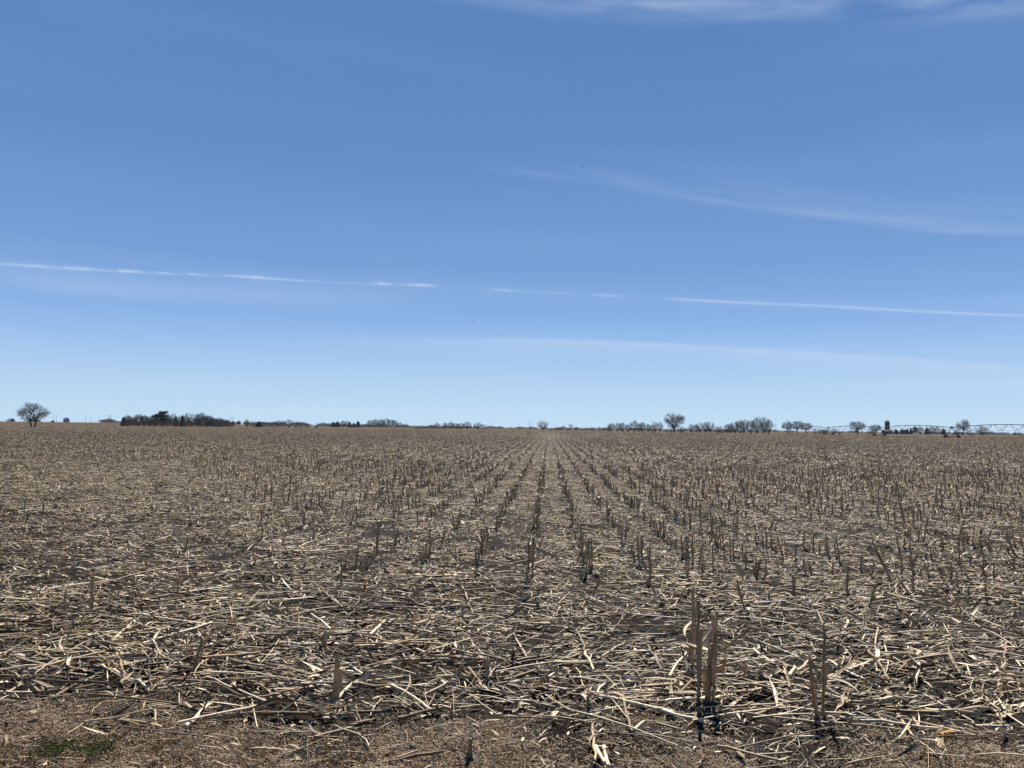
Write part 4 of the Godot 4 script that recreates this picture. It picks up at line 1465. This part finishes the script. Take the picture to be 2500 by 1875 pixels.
func build_fallen() -> void:
	# stalks picked out in the photograph: both ends (x, y, z) and the radius in millimetres
	var known := [[-3.54, 0.01, -5.52, -3.60, 0.04, -5.99, 12], [-3.56, 0.03, -6.14, -2.96, 0.01, -5.71, 14], [-3.93, 0.01, -6.92, -4.05, 0.03, -7.55, 13], [-4.23, 0.01, -6.78, -4.23, 0.03, -7.36, 10], [-2.35, 0.01, -5.04, -2.33, 0.05, -5.35, 16], [-3.02, 0.01, -5.02, -2.66, 0.02, -5.25, 7], [-2.66, 0.02, -5.25, -2.59, 0.02, -5.32, 7], [-3.04, 0.00, -4.88, -3.02, 0.01, -5.02, 6], [-4.26, 0.01, -7.70, -3.95, 0.02, -8.61, 11], [-5.91, 0.01, -9.13, -5.30, 0.01, -9.18, 11], [-4.37, 0.01, -9.22, -3.77, 0.02, -9.18, 9], [-5.31, 0.01, -7.27, -5.09, 0.02, -7.81, 13], [-5.08, 0.01, -7.48, -4.43, 0.02, -7.79, 12], [-4.53, 0.01, -6.25, -3.96, 0.02, -6.36, 11], [-4.29, 0.01, -5.91, -3.74, 0.02, -5.94, 12], [-4.98, 0.01, -6.92, -4.65, 0.01, -6.99, 10], [-4.03, 0.01, -6.77, -3.44, 0.01, -6.84, 11], [-3.09, 0.01, -6.43, -2.67, 0.02, -6.82, 9], [-2.71, 0.01, -5.95, -2.52, 0.03, -6.40, 12], [-3.96, 0.01, -5.55, -3.92, 0.03, -5.78, 12], [-3.88, 0.03, -5.81, -3.71, 0.01, -5.64, 12], [-4.97, 0.01, -8.64, -4.68, 0.02, -9.05, 13], [-4.83, 0.02, -7.43, -4.65, 0.01, -7.19, 11], [-3.25, 0.04, -6.94, -3.07, 0.01, -6.58, 8], [-2.67, 0.01, -6.13, -2.30, 0.03, -6.45, 11], [-6.56, 0.03, -9.96, -6.28, 0.01, -9.56, 12], [-3.24, 0.01, -5.52, -3.05, 0.01, -5.64, 8], [-2.36, 0.02, -5.25, -1.87, 0.02, -5.27, 12], [-2.68, 0.03, -5.27, -2.58, 0.01, -5.09, 9], [-1.00, 0.01, -5.30, -0.72, 0.02, -5.43, 12], [-1.16, 0.02, -5.86, -0.79, 0.01, -5.42, 13], [-1.08, 0.01, -5.58, -0.86, 0.01, -5.35, 6], [-2.70, 0.04, -9.07, -2.15, 0.01, -8.31, 11], [-1.47, 0.01, -4.97, -1.27, 0.02, -5.12, 9], [-1.47, 0.01, -4.94, -1.28, 0.01, -4.95, 7], [-1.02, 0.05, -9.33, -0.78, 0.01, -8.24, 11], [-1.35, 0.01, -7.67, -1.11, 0.02, -8.29, 9], [-2.31, 0.01, -6.80, -2.09, 0.02, -7.12, 8], [-1.64, 0.01, -7.21, -1.60, 0.02, -7.70, 15], [-1.63, 0.02, -7.45, -1.42, 0.01, -6.89, 10], [-0.90, 0.01, -5.73, -0.76, 0.02, -5.95, 11], [-1.49, 0.02, -5.91, -0.97, 0.01, -5.87, 9], [-1.43, 0.01, -6.57, -0.72, 0.02, -6.65, 9], [-2.94, 0.01, -8.58, -2.65, 0.02, -8.75, 16], [-2.00, 0.02, -5.27, -1.56, 0.02, -5.27, 14], [-1.75, 0.01, -5.43, -1.59, 0.01, -5.42, 11], [-0.54, 0.01, -5.36, -0.43, 0.01, -5.20, 6], [-0.65, 0.00, -5.44, -0.54, 0.01, -5.45, 9], [-0.83, 0.01, -5.45, -0.81, 0.04, -5.67, 8], [-0.63, 0.06, -6.33, -0.49, 0.01, -6.06, 16], [-0.76, 0.01, -5.59, -0.41, 0.01, -5.60, 7], [-1.57, 0.01, -5.30, -1.16, 0.01, -5.39, 6], [-1.41, 0.01, -5.33, -1.33, 0.02, -5.39, 7], [-1.50, 0.01, -5.62, -1.47, 0.03, -5.84, 14], [-3.29, 0.01, -10.39, -3.17, 0.01, -10.61, 11], [-1.87, 0.01, -4.98, -1.48, 0.01, -5.02, 5], [-0.93, 0.01, -4.66, -0.62, 0.02, -4.73, 11], [-0.89, 0.01, -4.68, -0.78, 0.02, -4.78, 6], [0.32, 0.03, -5.82, 1.06, 0.02, -5.37, 15], [-0.30, 0.02, -6.03, 0.30, 0.03, -5.79, 13], [0.30, 0.01, -5.07, 0.46, 0.01, -4.96, 9], [0.31, 0.01, -5.28, 0.29, 0.01, -4.70, 10], [0.36, 0.01, -4.91, 0.37, 0.00, -4.65, 14], [0.31, 0.01, -4.93, 0.35, 0.01, -4.69, 13], [0.56, 0.04, -5.78, 0.55, 0.02, -5.47, 13], [0.55, 0.02, -5.47, 0.56, 0.01, -5.13, 13], [0.28, 0.07, -7.55, 0.34, 0.03, -6.90, 12], [0.34, 0.03, -6.90, 0.38, 0.02, -6.35, 13], [0.43, 0.01, -6.72, 0.72, 0.03, -7.24, 12], [0.47, 0.01, -7.82, 1.05, 0.02, -7.95, 10], [0.32, 0.01, -8.27, 0.45, 0.01, -8.29, 10], [-0.29, 0.01, -8.48, 0.10, 0.01, -8.46, 12], [-0.15, 0.01, -8.98, 0.16, 0.02, -9.26, 11], [-0.25, 0.01, -6.59, 0.04, 0.02, -6.85, 13], [-0.11, 0.01, -6.98, 0.25, 0.02, -7.17, 11], [0.02, 0.02, -5.75, 0.19, 0.01, -5.46, 11], [-0.18, 0.02, -5.70, 0.10, 0.01, -5.56, 10], [-0.32, 0.01, -6.19, -0.10, 0.02, -6.36, 14], [0.10, 0.01, -6.65, 0.29, 0.02, -6.89, 10], [0.13, 0.03, -6.49, 0.25, 0.01, -5.99, 6], [0.24, 0.05, -6.37, 0.30, 0.01, -5.96, 7], [1.04, 0.03, -6.60, 1.12, 0.01, -6.25, 7], [0.61, 0.02, -5.69, 0.86, 0.02, -5.73, 10], [0.79, 0.01, -5.55, 0.96, 0.03, -5.80, 8], [1.48, 0.05, -6.87, 1.74, 0.30, -6.82, 8], [1.84, 0.04, -7.08, 1.92, 0.01, -6.63, 14], [1.48, 0.03, -6.32, 1.75, 0.02, -6.03, 13], [1.53, 0.01, -7.02, 1.87, 0.02, -7.04, 10], [0.58, 0.01, -5.17, 0.65, 0.03, -5.24, 13], [0.74, 0.01, -5.32, 0.86, 0.01, -5.22, 9], [1.07, 0.01, -4.98, 1.38, 0.01, -4.78, 10], [1.51, 0.01, -6.32, 1.61, 0.02, -6.46, 15], [-0.04, 0.01, -5.08, 0.02, 0.01, -5.18, 8], [0.47, 0.01, -5.54, 0.60, 0.02, -5.53, 9], [1.27, 0.20, -7.00, 1.30, 0.06, -6.86, 14], [0.76, 0.01, -10.00, 1.10, 0.01, -10.16, 9], [0.62, 0.01, -9.62, 0.85, 0.01, -9.57, 9], [1.04, 0.01, -9.73, 1.29, 0.01, -9.42, 10], [1.34, 0.02, -10.01, 1.65, 0.01, -9.63, 10], [0.22, 0.02, -7.69, 0.53, 0.01, -7.80, 8], [0.19, 0.01, -5.27, 0.33, 0.01, -5.38, 7], [0.61, 0.01, -6.96, 0.91, 0.02, -7.07, 12], [0.73, 0.01, -6.96, 1.01, 0.01, -6.89, 8], [2.41, 0.03, -6.85, 2.62, 0.01, -6.17, 13], [2.52, 0.02, -6.90, 2.73, 0.01, -6.72, 12], [2.39, 0.02, -5.75, 2.72, 0.02, -5.61, 12], [2.71, 0.01, -5.77, 3.03, 0.02, -5.74, 14], [2.87, 0.02, -5.64, 3.13, 0.02, -5.65, 12], [2.10, 0.03, -6.08, 2.25, 0.01, -5.84, 13], [2.43, 0.03, -5.58, 2.37, 0.01, -5.23, 11], [3.29, 0.03, -6.58, 3.36, 0.01, -6.11, 12], [2.92, 0.20, -8.13, 3.41, 0.02, -7.71, 10], [3.18, 0.01, -7.16, 3.56, 0.02, -7.07, 11], [3.97, 0.03, -6.98, 4.09, 0.03, -6.91, 16], [2.81, 0.05, -6.98, 2.70, 0.01, -6.29, 14], [3.12, 0.05, -6.74, 2.88, 0.01, -6.28, 14], [4.21, 0.07, -7.40, 3.48, 0.01, -6.21, 12], [3.29, 0.07, -7.98, 2.89, 0.03, -7.01, 11], [2.87, 0.05, -6.96, 2.72, 0.01, -6.60, 13], [2.84, 0.01, -6.53, 3.01, 0.03, -6.73, 13], [2.29, 0.02, -7.32, 2.46, 0.01, -7.12, 9], [1.88, 0.01, -7.14, 2.39, 0.03, -7.45, 11], [2.86, 0.02, -9.55, 2.92, 0.01, -9.32, 10], [2.89, 0.01, -9.29, 3.07, 0.01, -9.10, 8], [4.67, 0.03, -9.06, 4.53, 0.01, -8.59, 11], [3.87, 0.01, -9.14, 4.17, 0.01, -9.18, 8], [4.35, 0.02, -9.15, 4.62, 0.01, -8.91, 8], [1.85, 0.03, -7.14, 1.92, 0.01, -6.52, 11], [1.61, 0.02, -6.21, 1.77, 0.01, -6.00, 11], [2.99, 0.02, -6.92, 3.02, 0.01, -6.69, 9], [3.65, 0.03, -7.18, 3.81, 0.01, -6.76, 9], [3.80, 0.01, -6.87, 3.96, 0.02, -7.01, 11], [3.28, 0.01, -5.90, 3.42, 0.02, -6.01, 9], [3.00, 0.01, -6.42, 3.21, 0.02, -6.52, 10], [3.51, 0.02, -6.14, 3.57, 0.01, -6.04, 12], [2.48, 0.03, -5.45, 2.47, 0.01, -5.27, 11], [2.19, 0.02, -5.64, 2.24, 0.01, -5.58, 10], [2.30, 0.02, -5.59, 2.30, 0.01, -5.45, 9], [1.42, 0.01, -5.50, 1.66, 0.02, -5.70, 11], [3.58, 0.02, -6.34, 3.64, 0.01, -6.18, 9], [3.06, 0.06, -8.12, 2.86, 0.01, -7.73, 14], [2.65, 0.22, -7.83, 2.64, 0.15, -7.63, 11], [3.30, 0.01, -9.88, 3.83, 0.02, -10.66, 9], [3.16, 0.02, -6.94, 3.08, 0.01, -6.63, 13], [3.62, 0.02, -6.46, 3.48, 0.01, -6.23, 12], [1.28, 0.01, -4.94, 1.41, 0.01, -4.79, 8], [2.38, 0.01, -5.14, 2.37, 0.01, -4.88, 6], [2.05, 0.01, -5.18, 2.08, 0.01, -5.11, 8], [3.56, 0.01, -6.64, 3.66, 0.02, -6.71, 15], [1.99, 0.02, -6.71, 1.98, 0.01, -6.58, 16], [1.93, 0.01, -6.35, 2.03, 0.03, -6.53, 15], [2.00, 0.01, -6.31, 2.14, 0.03, -6.50, 11], [3.14, 0.01, -6.46, 3.44, 0.01, -6.44, 6], [3.00, 0.01, -6.05, 3.21, 0.01, -6.04, 6]]
	var list := []
	for s in known:
		var a := Vector3(s[0], s[1], s[2])
		var b := Vector3(s[3], s[4], s[5])
		a.y = ground_y(a.x, a.z) + maxf(a.y, s[6] * 0.0007) + 0.022
		b.y = ground_y(b.x, b.z) + maxf(b.y, s[6] * 0.0007) + 0.022
		var tone := jit(BLEACHED if s[6] > 12 else PALE, 0.12) if rng.randf() < 0.75 else jit(TAN, 0.15)
		list.append([a, b, float(s[6]) * 0.001, tone])
	while list.size() < 300:
		var d := rng.randf_range(5.3, 9.6)
		var x := rng.randf_range(-0.7, 0.7) * d
		if not in_view(x, -d, -0.1) or rng.randf() > litter(x, -d):
			continue
		var l := 0.16 + 0.62 * pow(rng.randf(), 1.2)
		var ang := lean_way()
		var dir := Vector3(cos(ang), 0, sin(ang))
		var a := Vector3(x, 0, -d) - dir * l * 0.5
		var b := Vector3(x, 0, -d) + dir * l * 0.5
		var r := rng.randf_range(0.006, 0.0125)
		a.y = ground_y(a.x, a.z) + r + rng.randf_range(0.0, 0.04)
		b.y = ground_y(b.x, b.z) + r + rng.randf_range(0.0, 0.09)
		list.append([a, b, r, straw_tone()])
	list.sort_custom(func(a, b): return a[0].z > b[0].z)
	var ranks := {}
	for s in list:
		var a: Vector3 = s[0]
		var b: Vector3 = s[1]
		var l := a.distance_to(b)
		var o := fallen(a, b, s[2], s[3], (rng.randi() % 3) if l > 0.25 else 0)
		var where := gap_name((a.x + b.x) * 0.5)
		var n: int = ranks.get(where, 0)
		ranks[where] = n + 1
		var c: Color = s[3]
		var shade := "bleached" if c.r > 0.56 else "pale" if c.r > 0.42 else "tan" if c.r > 0.3 else "grey" if c.b > 0.12 else "brown"
		var lie := "propped" if absf(a.y - b.y) > 0.12 else "crosswise" if absf(b.x - a.x) > 1.3 * absf(b.z - a.z) else "lengthwise" if absf(b.z - a.z) > 1.3 * absf(b.x - a.x) else "slanting"
		tag(o, "%s %s fallen corn stalk, %s, %s from near edge %s" % ["long" if l > 0.45 else "short" if l < 0.2 else "middling", shade, lie, ordinal(n), where], "corn stalk", "fallen corn stalks")


func build_leaves() -> void:
	var ranks := {}
	var list := []
	while list.size() < 290:
		var d := rng.randf_range(5.0, 9.5)
		var x := rng.randf_range(-0.7, 0.7) * d
		if not in_view(x, -d, -0.1) or rng.randf() > litter(x, -d):
			continue
		list.append(Vector3(x, ground_y(x, -d), -d))
	list.sort_custom(func(a, b): return a.z > b.z)
	for p in list:
		var o: MeshInstance3D
		var mb := MB.new()
		var ang := lean_way()
		var husk := rng.randf() < 0.3
		var tone := straw_tone().lerp(BLEACHED if husk else PALE, 0.35)
		var l := rng.randf_range(0.09, 0.19) if husk else rng.randf_range(0.14, 0.42)
		var w := rng.randf_range(0.035, 0.06) if husk else rng.randf_range(0.014, 0.034)
		leaf_mesh(mb, Vector3(0, rng.randf_range(0.01, 0.04), 0), Vector3(cos(ang), rng.randf_range(0.05, 0.75), sin(ang)), l, w, tone, rng.randf_range(0.8, 2.4), 0.004, 0.4, 7)
		o = piece("corn_husk" if husk else "dry_leaf", mb.mesh(), mats.leaf, self, p)
		var where := gap_name(p.x)
		var key := where + str(husk)
		var n: int = ranks.get(key, 0)
		ranks[key] = n + 1
		var shade := "pale" if tone.r > 0.42 else "brown"
		tag(o, "%s %s, %s from near edge %s" % [shade, "curled corn husk" if husk else "twisted dry corn leaf", ordinal(n), where], "corn husk" if husk else "corn leaf", "loose corn husks" if husk else "loose dry corn leaves")


func build_litter() -> void:
	var root := stuff_root("corn_litter", "chopped stalks, leaves and husks strewn over the soil")
	var kinds := []
	for k in 5:
		var set_of := []
		for v in 5:
			set_of.append([litter_patch(k), [], []])
		kinds.append(set_of)
	var d := 4.2
	while d < 255.0:
		var gap := 0.62 if d < 30.0 else 0.74 if d < 90.0 else 1.0
		var half := d * 0.79 + 2.6
		var x := -half
		while x < half * 1.0:
			x += gap
			# past the trampled headland the litter lies between the rows
			var px := x + rng.randf_range(-0.25, 0.25)
			var ordered := smooth(8.0, 15.0, d) * smooth(-9.0, -3.0, x + 0.12 * maxf(0.0, d - 12.0))
			var squeeze := 1.0
			if rng.randf() < ordered * 0.85:
				px = ROW_START + ROW * (floorf((px - ROW_START) / ROW) + 0.5) + rng.randfn() * 0.07
				squeeze = 0.62
			var pz := -d + rng.randf_range(-0.25, 0.25)
			if not in_view(px, pz, 1.2):
				continue
			var v := litter(px, pz)
			var k := clampi(int(v * 4.6 + rng.randf_range(-0.5, 0.5)), 0, 4)
			if d < 6.0 and k == 0 and rng.randf() < 0.3:
				k = 1
			if d < 8.5 and k > 0 and k < 4 and rng.randf() < 0.55:
				k -= 1
			var e: Array = kinds[k][rng.randi() % 5]
			var b := Basis(Vector3.UP, (PI if rng.randf() < 0.5 else 0.0) + rng.randfn() * 0.3)
			var s := rng.randf_range(0.85, 1.2)
			b = b.scaled(Vector3(s * (-1.0 if rng.randf() < 0.5 else 1.0), s, s))
			e[1].append(Transform3D(Basis.from_scale(Vector3(squeeze, 1, 1)) * b, Vector3(px, ground_y(px, pz), pz)))
			e[2].append(jit(Color(1, 1, 1), 0.13))
		d += gap
	for set_of in kinds:
		for e in set_of:
			many("litter", e[0], mats.leaf, root, e[1], e[2])


func build_margin() -> void:
	# chaff: crumbs of cob and husk along the near edge of the field
	var root := stuff_root("chaff", "brown crumbs of chaff over the soil at the field edge")
	var sets := []
	for v in 4:
		var mb := MB.new()
		for k in 620:
			var p := Vector3(rng.randfn() * 0.2, rng.randf_range(0.001, 0.008), rng.randfn() * 0.2)
			var a := rng.randf() * TAU
			var d := Vector3(cos(a), rng.randf_range(-0.3, 0.5), sin(a)).normalized()
			var l := rng.randf_range(0.003, 0.009) if rng.randf() < 0.93 else rng.randf_range(0.012, 0.06)
			var s := d.cross(Vector3.UP).normalized().rotated(d, rng.randf_range(-0.8, 0.8)) * rng.randf_range(0.0015, 0.0035)
			var t := rng.randf()
			var c := jit(Color(0.115, 0.072, 0.035), 0.3) if t < 0.55 else jit(Color(0.18, 0.125, 0.07), 0.2) if t < 0.75 else jit(Color(0.085, 0.054, 0.03), 0.3)
			mb.strip([p - d * l, p + d * l], [s, s * 0.6], [c, c])
		sets.append([mb.mesh(), [], []])
	for k in 900:
		var x := rng.randf_range(-4.4, 4.4)
		var d := rng.randf_range(4.3, 5.9)
		var keep := smooth(0.35, -0.35, d - margin_z(x)) * (0.08 + smooth(-0.12, 0.22, patchy.get_noise_2d(x * 1.5 + 31.0, -d * 1.5) + 0.12 * smooth(1.0, 2.6, absf(x))))
		if rng.randf() > keep:
			continue
		var e: Array = sets[rng.randi() % 4]
		e[1].append(Transform3D(Basis(Vector3.UP, rng.randf() * TAU), Vector3(x, ground_y(x, -d), -d)))
		e[2].append(jit(Color(1, 1, 1), 0.15))
	for e in sets:
		many("crumbs", e[0], mats.leaf, root, e[1], e[2])
	# wisps of dead grass that nobody could count
	var wisps := stuff_root("dead_grass", "wisps of dead pale grass matted along the near field edge")
	var blades := MB.new()
	for k in 26:
		var a := rng.randf() * TAU
		var l := rng.randf_range(0.03, 0.11)
		var d := Vector3(cos(a) * rng.randf_range(0.5, 2.4), 1.0, sin(a) * 1.4).normalized()
		var p := Vector3(rng.randfn() * 0.05, -0.004, rng.randfn() * 0.05)
		var c := jit(Color(0.26, 0.19, 0.1), 0.3)
		var s := d.cross(Vector3(cos(a + 1.3), 0, sin(a + 1.3))).normalized() * 0.0016
		blades.strip([p, p + d * l * 0.6, p + d * l + Vector3(cos(a), -0.4, sin(a)) * l * 0.4], [s, s, s * 0.3], [c, c, c])
	var spots_at := []
	var spot_tint := []
	for k in 260:
		var x := rng.randf_range(-4.0, 3.6)
		var d := 4.35 + 0.75 * pow(rng.randf(), 1.6)
		if d < margin_z(x) - 0.1 and rng.randf() < smooth(-0.1, 0.25, patchy.get_noise_2d(x * 1.7 + 60.0, d * 2.0)) + 0.35 * smooth(-0.8, -2.4, x):
			spots_at.append(Transform3D(Basis(Vector3.UP, rng.randf() * TAU).scaled(Vector3.ONE * rng.randf_range(0.6, 1.3)), Vector3(x, ground_y(x, -d), -d)))
			spot_tint.append(jit(Color(1, 1, 1), 0.2))
	many("wisps", blades.mesh(), mats.leaf, wisps, spots_at, spot_tint)
	# grass tufts: a few green ones among dead ones
	var tufts := [[-2.72, -4.70, 0, "larger green grass tuft by the left corner of the field edge"], [-2.98, -4.66, 0, "smaller green grass tuft left of the larger one"], [-2.62, -4.55, 1, "dead pale grass tuft in front of the green tufts"], [-2.2, -4.62, 1, "dead pale grass tuft right of the green tufts"],
			[-1.75, -4.72, 1, "dead grass tuft beside the dark stalks left of centre"], [-3.05, -4.48, 1, "dead grass tuft in the bottom left corner"], [-1.2, -4.75, 1, "dead grass tuft left of the centre row"], [0.05, -5.28, 1, "small dead grass tuft on the bare soil at centre"], [1.9, -4.85, 1, "dead grass tuft near the two tall right stubs"], [-0.55, -4.85, 1, "wispy dead grass tuft at the front centre"]]
	for t in tufts:
		var mb := MB.new()
		var green: bool = t[2] == 0
		for k in (120 if green else 34):
			var a := rng.randf() * TAU
			var l := rng.randf_range(0.05, 0.12) if green else rng.randf_range(0.06, 0.2)
			var out := rng.randf_range(0.2, 1.6)
			var d := Vector3(cos(a) * out, 1.0, sin(a) * out).normalized()
			var p := Vector3(rng.randfn() * 0.05, -0.005, rng.randfn() * 0.05)
			var c := jit(Color(0.05, 0.115, 0.022), 0.35) if green else jit(Color(0.24, 0.18, 0.1), 0.25)
			var s := d.cross(Vector3(cos(a + 1.3), 0, sin(a + 1.3))).normalized() * 0.0022
			mb.strip([p, p + d * l * 0.6, p + d * l + Vector3(cos(a), -0.3, sin(a)) * l * 0.35], [s, s, s * 0.2], [c, c, c])
		var o := piece("grass_tuft", mb.mesh(), mats.leaf, self, Vector3(t[0], ground_y(t[0], t[1]), t[1]))
		tag(o, t[3], "grass tuft", "grass tufts at the field edge")
	# what is left of a corn cob, its core bare at one end
	var cob := thing("corn_cob", Vector3(2.62, ground_y(2.62, -5.28) + 0.03, -5.28), 0.5)
	var mb2 := MB.new()
	mb2.tube([Vector3(-0.09, 0, 0), Vector3(-0.08, 0, 0), Vector3(0.0, 0.005, 0), Vector3(0.06, 0.01, 0), Vector3(0.085, 0.012, 0)], [0.012, 0.019, 0.022, 0.018, 0.008], 10, [TAN, TAN, TAN, TAN, TAN])
	piece("core", mb2.mesh(), mats.straw, cob)
	mb2 = MB.new()
	for rr in 12:
		for k in 13:
			if rng.randf() < 0.15:
				continue
			var a := TAU * rr / 12.0
			var p := Vector3(-0.075 + k * 0.0105, 0.004, 0) + Vector3(0, cos(a), sin(a)) * 0.0225
			mb2.box(p, Vector3(0.009, 0.009, 0.009), jit(Color(0.55, 0.30, 0.05), 0.2), Basis(Vector3.RIGHT, a))
	piece("kernels", mb2.mesh(), mats.straw, cob).set_meta("kind", "stuff")
	mb2 = MB.new()
	leaf_mesh(mb2, Vector3(-0.08, 0, 0.01), Vector3(-1, 0.2, 0.4), 0.2, 0.06, PALE, 1.0, -0.02, 0.4, 6)
	leaf_mesh(mb2, Vector3(-0.08, -0.01, -0.01), Vector3(-1, 0.1, -0.5), 0.18, 0.05, BLEACHED, 1.2, -0.02, 0.4, 6)
	piece("husk", mb2.mesh(), mats.leaf, cob)
	tag(cob, "yellow corn cob in torn husk at the right edge of the field margin", "corn cob")
	# clods of dark soil
	var spots := []
	while spots.size() < 70:
		var d := rng.randf_range(4.5, 9.0)
		var x := rng.randf_range(-0.68, 0.68) * d
		if in_view(x, -d, -0.1):
			spots.append(Vector3(x, ground_y(x, -d), -d))
	var lumps := stuff_root("soil_clods", "dark lumps of soil scattered among the litter")
	var forms := []
	for v in 4:
		var mb := MB.new()
		var n := 9
		for j in 6:
			for i in n:
				var a := TAU * i / n
				var b := PI * j / 5.0
				var d := Vector3(cos(a) * sin(b), cos(b) * 0.6, sin(a) * sin(b))
				var r := 0.03 * (1.0 + 0.35 * clod.get_noise_3d(d.x * 1.6 + v * 9.0, d.y * 1.6, d.z * 1.6) + rng.randf_range(-0.1, 0.1))
				mb.vert(d * r, d, jit(Color(0.026, 0.022, 0.018), 0.2))
		for j in 5:
			for i in n:
				mb.quad(j * n + i, j * n + (i + 1) % n, (j + 1) * n + (i + 1) % n, (j + 1) * n + i)
		forms.append([mb.mesh(), [], []])
	for p in spots:
		var e: Array = forms[rng.randi() % 4]
		var s := rng.randf_range(0.3, 1.1)
		e[1].append(Transform3D(Basis(Vector3.UP, rng.randf() * TAU).scaled(Vector3(s, s, s)), p))
		e[2].append(Color(1, 1, 1))
	for e in forms:
		many("clods", e[0], mats.straw, lumps, e[1], e[2])


func _ready() -> void:
	rng.seed = 20240404
	clod.seed = 3
	clod.frequency = 0.9
	clod.fractal_octaves = 3
	patchy.seed = 8
	patchy.frequency = 0.5
	patchy.fractal_octaves = 2
	set_up_view()
	make_materials()
	build_ground()
	build_trees()
	build_farm()
	build_pivot()
	build_stubs()
	build_fallen()
	build_leaves()
	build_litter()
	build_margin()
